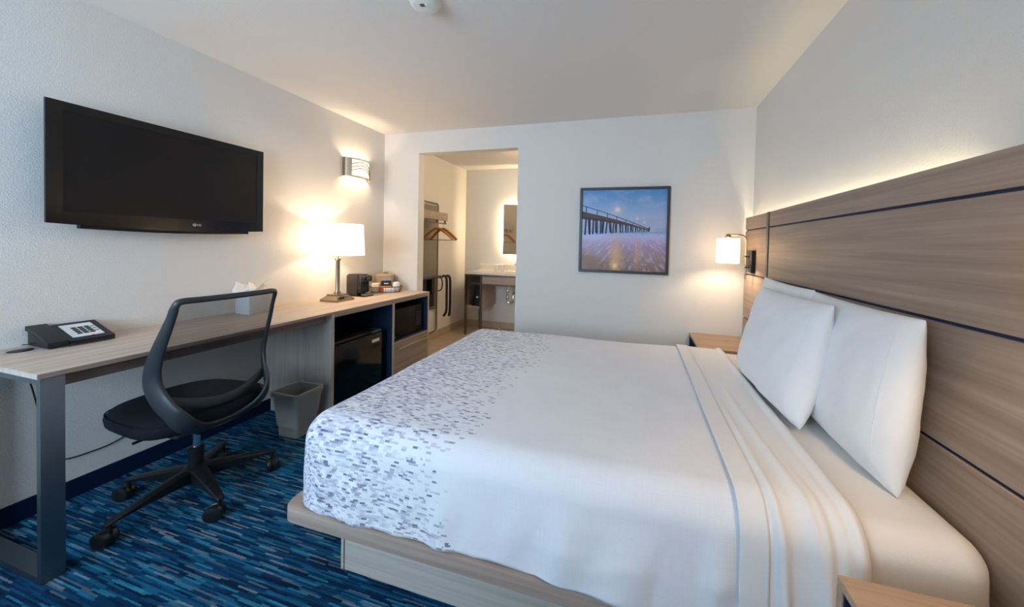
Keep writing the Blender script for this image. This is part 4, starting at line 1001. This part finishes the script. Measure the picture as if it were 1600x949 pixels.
for y in (3.40, 3.46, 3.52, 3.58): build('shelf_bar', G().tube([(VX0+.02, y+.05, 1.61), (.28, y+.05, 1.61)], .005, 6), 'bronze', vr)
def hanger(y, tw, label):
    M_ = Matrix.Translation((.29, y, 1.529)) @ Matrix.Rotation(tw, 4, 'Z')
    t = thing('coat_hanger', (.29, y, 1.529), label, 'hanger', 'wooden coat hangers')
    hk = [(.0+.018*math.cos(a), 0, .0+.018*math.sin(a)-.003) for a in [math.radians(q) for q in range(200, -71, -20)]]+[(0, 0, -.045), (0, 0, -.06)]
    build('hook', G().tube(hk, .002, 6).xf(M_), 'chrome', t)
    for sgn in (-1, 1):
        arm = [(sgn*.002, 0, -.062), (sgn*.03, 0, -.066), (sgn*.08, .004, -.097), (sgn*.14, .010, -.142), (sgn*.20, .018, -.195)]
        build('shoulder', G().tube(smooth_pts(arm, 5), .01, 10, False, (.0075, .0155), (0, 0, 1)).xf(M_), 'hanger_wood', t)
    build('trouser_bar', G().tube([(-.19, .014, -.2), (.19, .014, -.2)], .004, 8).xf(M_), 'bronze', t)
hanger(3.545, .10, 'wooden coat hanger on the rack, in front of the other hanger')
hanger(3.665, -.12, 'wooden coat hanger on the rack, farther from the opening edge')
lr = thing('luggage_rack', (.14, 3.60, .45), 'folded black luggage rack with straps hung on the valet rack', 'luggage rack')
LZ = .845
for x in (.10, .145, .19): build('bar', G().tube([(x, 3.36, LZ), (x, 3.72+x*.9, LZ+.01)], .011, 8), 'black_plastic', lr)
for y in (3.45, 3.62): build('webbing', G().box(.085, .20, y-.03, y+.03, LZ-.20, LZ+.002, .004, 1), 'black_matte', lr, False)
build('webbing', G().box(.06, .09, 3.40, 3.80, .46, LZ-.02, .003, 1), 'black_matte', lr, False)
for dx, dy in ((0, 0), (.03, .035)):
    st1 = [(.20+dx, 3.80+dy, LZ+.0), (.215+dx, 3.83+dy, LZ+.015), (.235+dx, 3.855+dy, LZ-.03), (.238+dx, 3.86+dy, LZ-.25), (.236+dx, 3.86+dy, LZ-.45), (.225+dx*2.0-.03, 3.858+dy, LZ-.525)]
    build('hanging_strap', G().tube(smooth_pts(st1, 5), .01, 8, False, (.016, .004), (.6, -.8, 0)), 'black_matte', lr)
build('loop_strap', G().tube(smooth_pts([(.19, 3.74, LZ), (.205, 3.79, LZ-.02), (.21, 3.80, LZ-.10), (.205, 3.78, LZ-.16), (.19, 3.74, LZ-.17)], 5), .008, 8), 'black_matte', lr)
build('wall_hook', G().tube([(VX0+.028, 3.5, LZ+.012), (.12, 3.5, LZ+.016), (.125, 3.5, LZ+.04)], .005, 8), 'bronze', lr)

# ------------------------------------------------------------------ vanity, mirror
VA0, VA1, VF = .31, 1.62, 4.20
va = thing('vanity', (.95, 4.45, 0), 'vanity with pale stone counter and bronze tube legs beyond the opening', 'vanity')
build('counter', G().box(VA0-.005, VA1, VF-.01, VE-.001, .862, .895, .003, 1), 'stone', va, False)
build('backsplash', G().box(VA0+.0, VA1, VE-.02, VE-.001, .895, .985, .003, 1), 'stone', va, False)
for x, y in ((VA0, VF), (.545, VF), (VA1-.03, VF), (VA0, VE-.05), (VA1-.03, VE-.05)): build('leg', G().box(x, x+.028, y, y+.028, 0, .862), 'bronze', va, False)
build('frame_rail', G().box(VA0+.028, VA1-.03, VF+.002, VF+.026, .838, .862), 'bronze', va, False)
build('frame_rail', G().box(VA0+.028, VA1-.03, VF+.002, VF+.026, .715, .735), 'bronze', va, False)
build('apron', G().box(.575, VA1-.03, VF+.006, VF+.022, .736, .837, .001, 1), 'oak_vanity', va, False)
build('shelf', G().box(VA0+.01, .56, VF+.004, VE-.03, .715, .733), 'oak_vanity', va, False); build('shelf', G().box(VA0+.01, .56, VF+.004, VE-.03, .385, .410), 'oak_vanity', va, False)
build('cubby_side', G().box(.56, .575, VF+.026, VE-.03, .385, .84), 'oak_vanity', va, False); build('cubby_side', G().box(VA0+.002, VA0+.014, VF+.028, VE-.03, .385, .84), 'oak_vanity', va, False)
build('basin', G().lathe([(.20, .894), (.205, .899), (.195, .899), (.17, .88), (.05, .868), (.001, .867)], (1.05, 4.43, 0), 36), 'stone', va)
fa = thing('faucet', (0.955, VE-.10, .896), 'chrome basin faucet on the vanity counter', 'faucet')
build('spout', G().tube(smooth_pts([(0.955, VE-.09, .896), (0.955, VE-.09, .99), (0.955, VE-.12, 1.02), (0.955, VE-.19, 1.0)], 5), .013, 12), 'chrome', fa); build('handle', G().tube([(0.955, VE-.09, .99), (.91, VE-.10, 1.03)], .007, 8), 'chrome', fa)
tr_ = thing('drain_trap', (.875, 4.43, .45), 'chrome drain trap under the vanity counter', 'pipe')
build('tail_pipe', G().tube([(.875, 4.42, .86), (.875, 4.42, .60)], .016, 12), 'chrome', tr_)
build('u_bend', G().tube(smooth_pts([(.875, 4.42, .62), (.875, 4.42, .50), (.895, 4.42, .455), (.93, 4.42, .45), (.955, 4.42, .48), (.96, 4.44, .58), (.96, 4.52, .60), (.96, VE, .60)], 5), .018, 12), 'chrome', tr_)
for z in (.62, .53): build('slip_nut', G().lathe([(.026, -.014), (.028, 0), (.026, .014)], (.875, 4.42, z), 12), 'chrome', tr_)
hb = thing('drawstring_bag', (.45, 4.34, .411), 'black drawstring bag standing in the vanity cubby', 'bag')
def bagf(a, b):
    th = 2*PI*a; z = .411+.30*b; w_ = (.085*(1-b)**.55+.012); return (.455+w_*math.cos(th)*1.0+.015*b, 4.33+w_*.7*math.sin(th), z+.004*math.sin(3*th))
g = G().grid(bagf, 28, 12, True); g.f.append([i*12 for i in range(28)]); g.f.append([i*12+11 for i in range(28)][::-1])
build('pouch', g, 'black_matte', hb); build('printed_tag', G().box(.46, .49, 4.262, 4.266, .52, .545), 'alu', hb, False)
tag(build('towel_roll', G().lathe([(.004, 0), (.045, .002), (.048, .02), (.048, .16), (.045, .18), (.004, .182)], (.50, 4.40, .733+.05), 24, 'y').xf(Matrix.Translation((0, 0, 0))), 'tissue', None, True, (.5, 4.4, .733)), 'rolled white towel on the upper vanity shelf', 'towel')
for dx, dy, lb in ((.0, .0, 'clear drinking glass at the left on the vanity counter'), (.075, .03, 'clear drinking glass beside the backsplash, right one of two')):
    c_ = (.66+dx, 4.50+dy, .8955); t = thing('drinking_glass', c_, lb, 'glass', 'glasses on the vanity'); build('tumbler', G().lathe([(.030, 0), (.036, .09), (.034, .09), (.028, .006)], c_, 28, 'z', True), 'tumbler_glass', t); build('paper_cap', G().lathe([(.037, .085), (.038, .094), (.001, .096)], c_, 28), 'tissue', t)
MRX0, MRX1, MRZ0, MRZ1 = .690, 1.36, 1.14, 1.893
mr = thing('mirror', (1.02, VE, MRZ0), 'backlit rectangular mirror glowing on the vestibule end wall', 'mirror')
build('mirror_glass', G().box(MRX0+.004, MRX1-.004, VE-.047, VE-.043, MRZ0+.004, MRZ1-.004), 'mirror', mr, False)
build('mirror_frame', G().box(MRX0, MRX1, VE-.043, VE-.036, MRZ0, MRZ1), 'mirror_frame', mr, False)
ii = .035
build('light_strip', G().box(MRX0+ii, MRX1-ii, VE-.026, VE-.016, MRZ1-ii-.01, MRZ1-ii).box(MRX0+ii, MRX1-ii, VE-.026, VE-.016, MRZ0+ii, MRZ0+ii+.01).box(MRX0+ii, MRX0+ii+.01, VE-.026, VE-.016, MRZ0+ii+.01, MRZ1-ii-.01).box(MRX1-ii-.01, MRX1-ii, VE-.026, VE-.016, MRZ0+ii+.01, MRZ1-ii-.01), 'led_mirror', mr, False)
build('mount_box', G().box(MRX0+.1, MRX1-.1, VE-.036, VE, MRZ0+.1, MRZ1-.1), 'white_plastic', mr, False)
cl_ = thing('ceiling_lamp', (1.75, 3.75, H), 'round ceiling lamp in the vestibule, out of view to the right', 'lamp')
build('pan', G().lathe([(.15, H), (.15, H-.02), (.14, H-.025)], (1.75, 3.75, 0), 32), 'nickel', cl_)
build('glass_dome', G().lathe([(.14, H-.022), (.13, H-.05), (.09, H-.075), (.04, H-.085), (.001, H-.087)], (1.75, 3.75, 0), 32), 'ceiling_lamp_glass', cl_)
point('bulb_light', (1.75, 3.75, H-.16), 24.0, (1.0, .76, .48), .08, cl_)
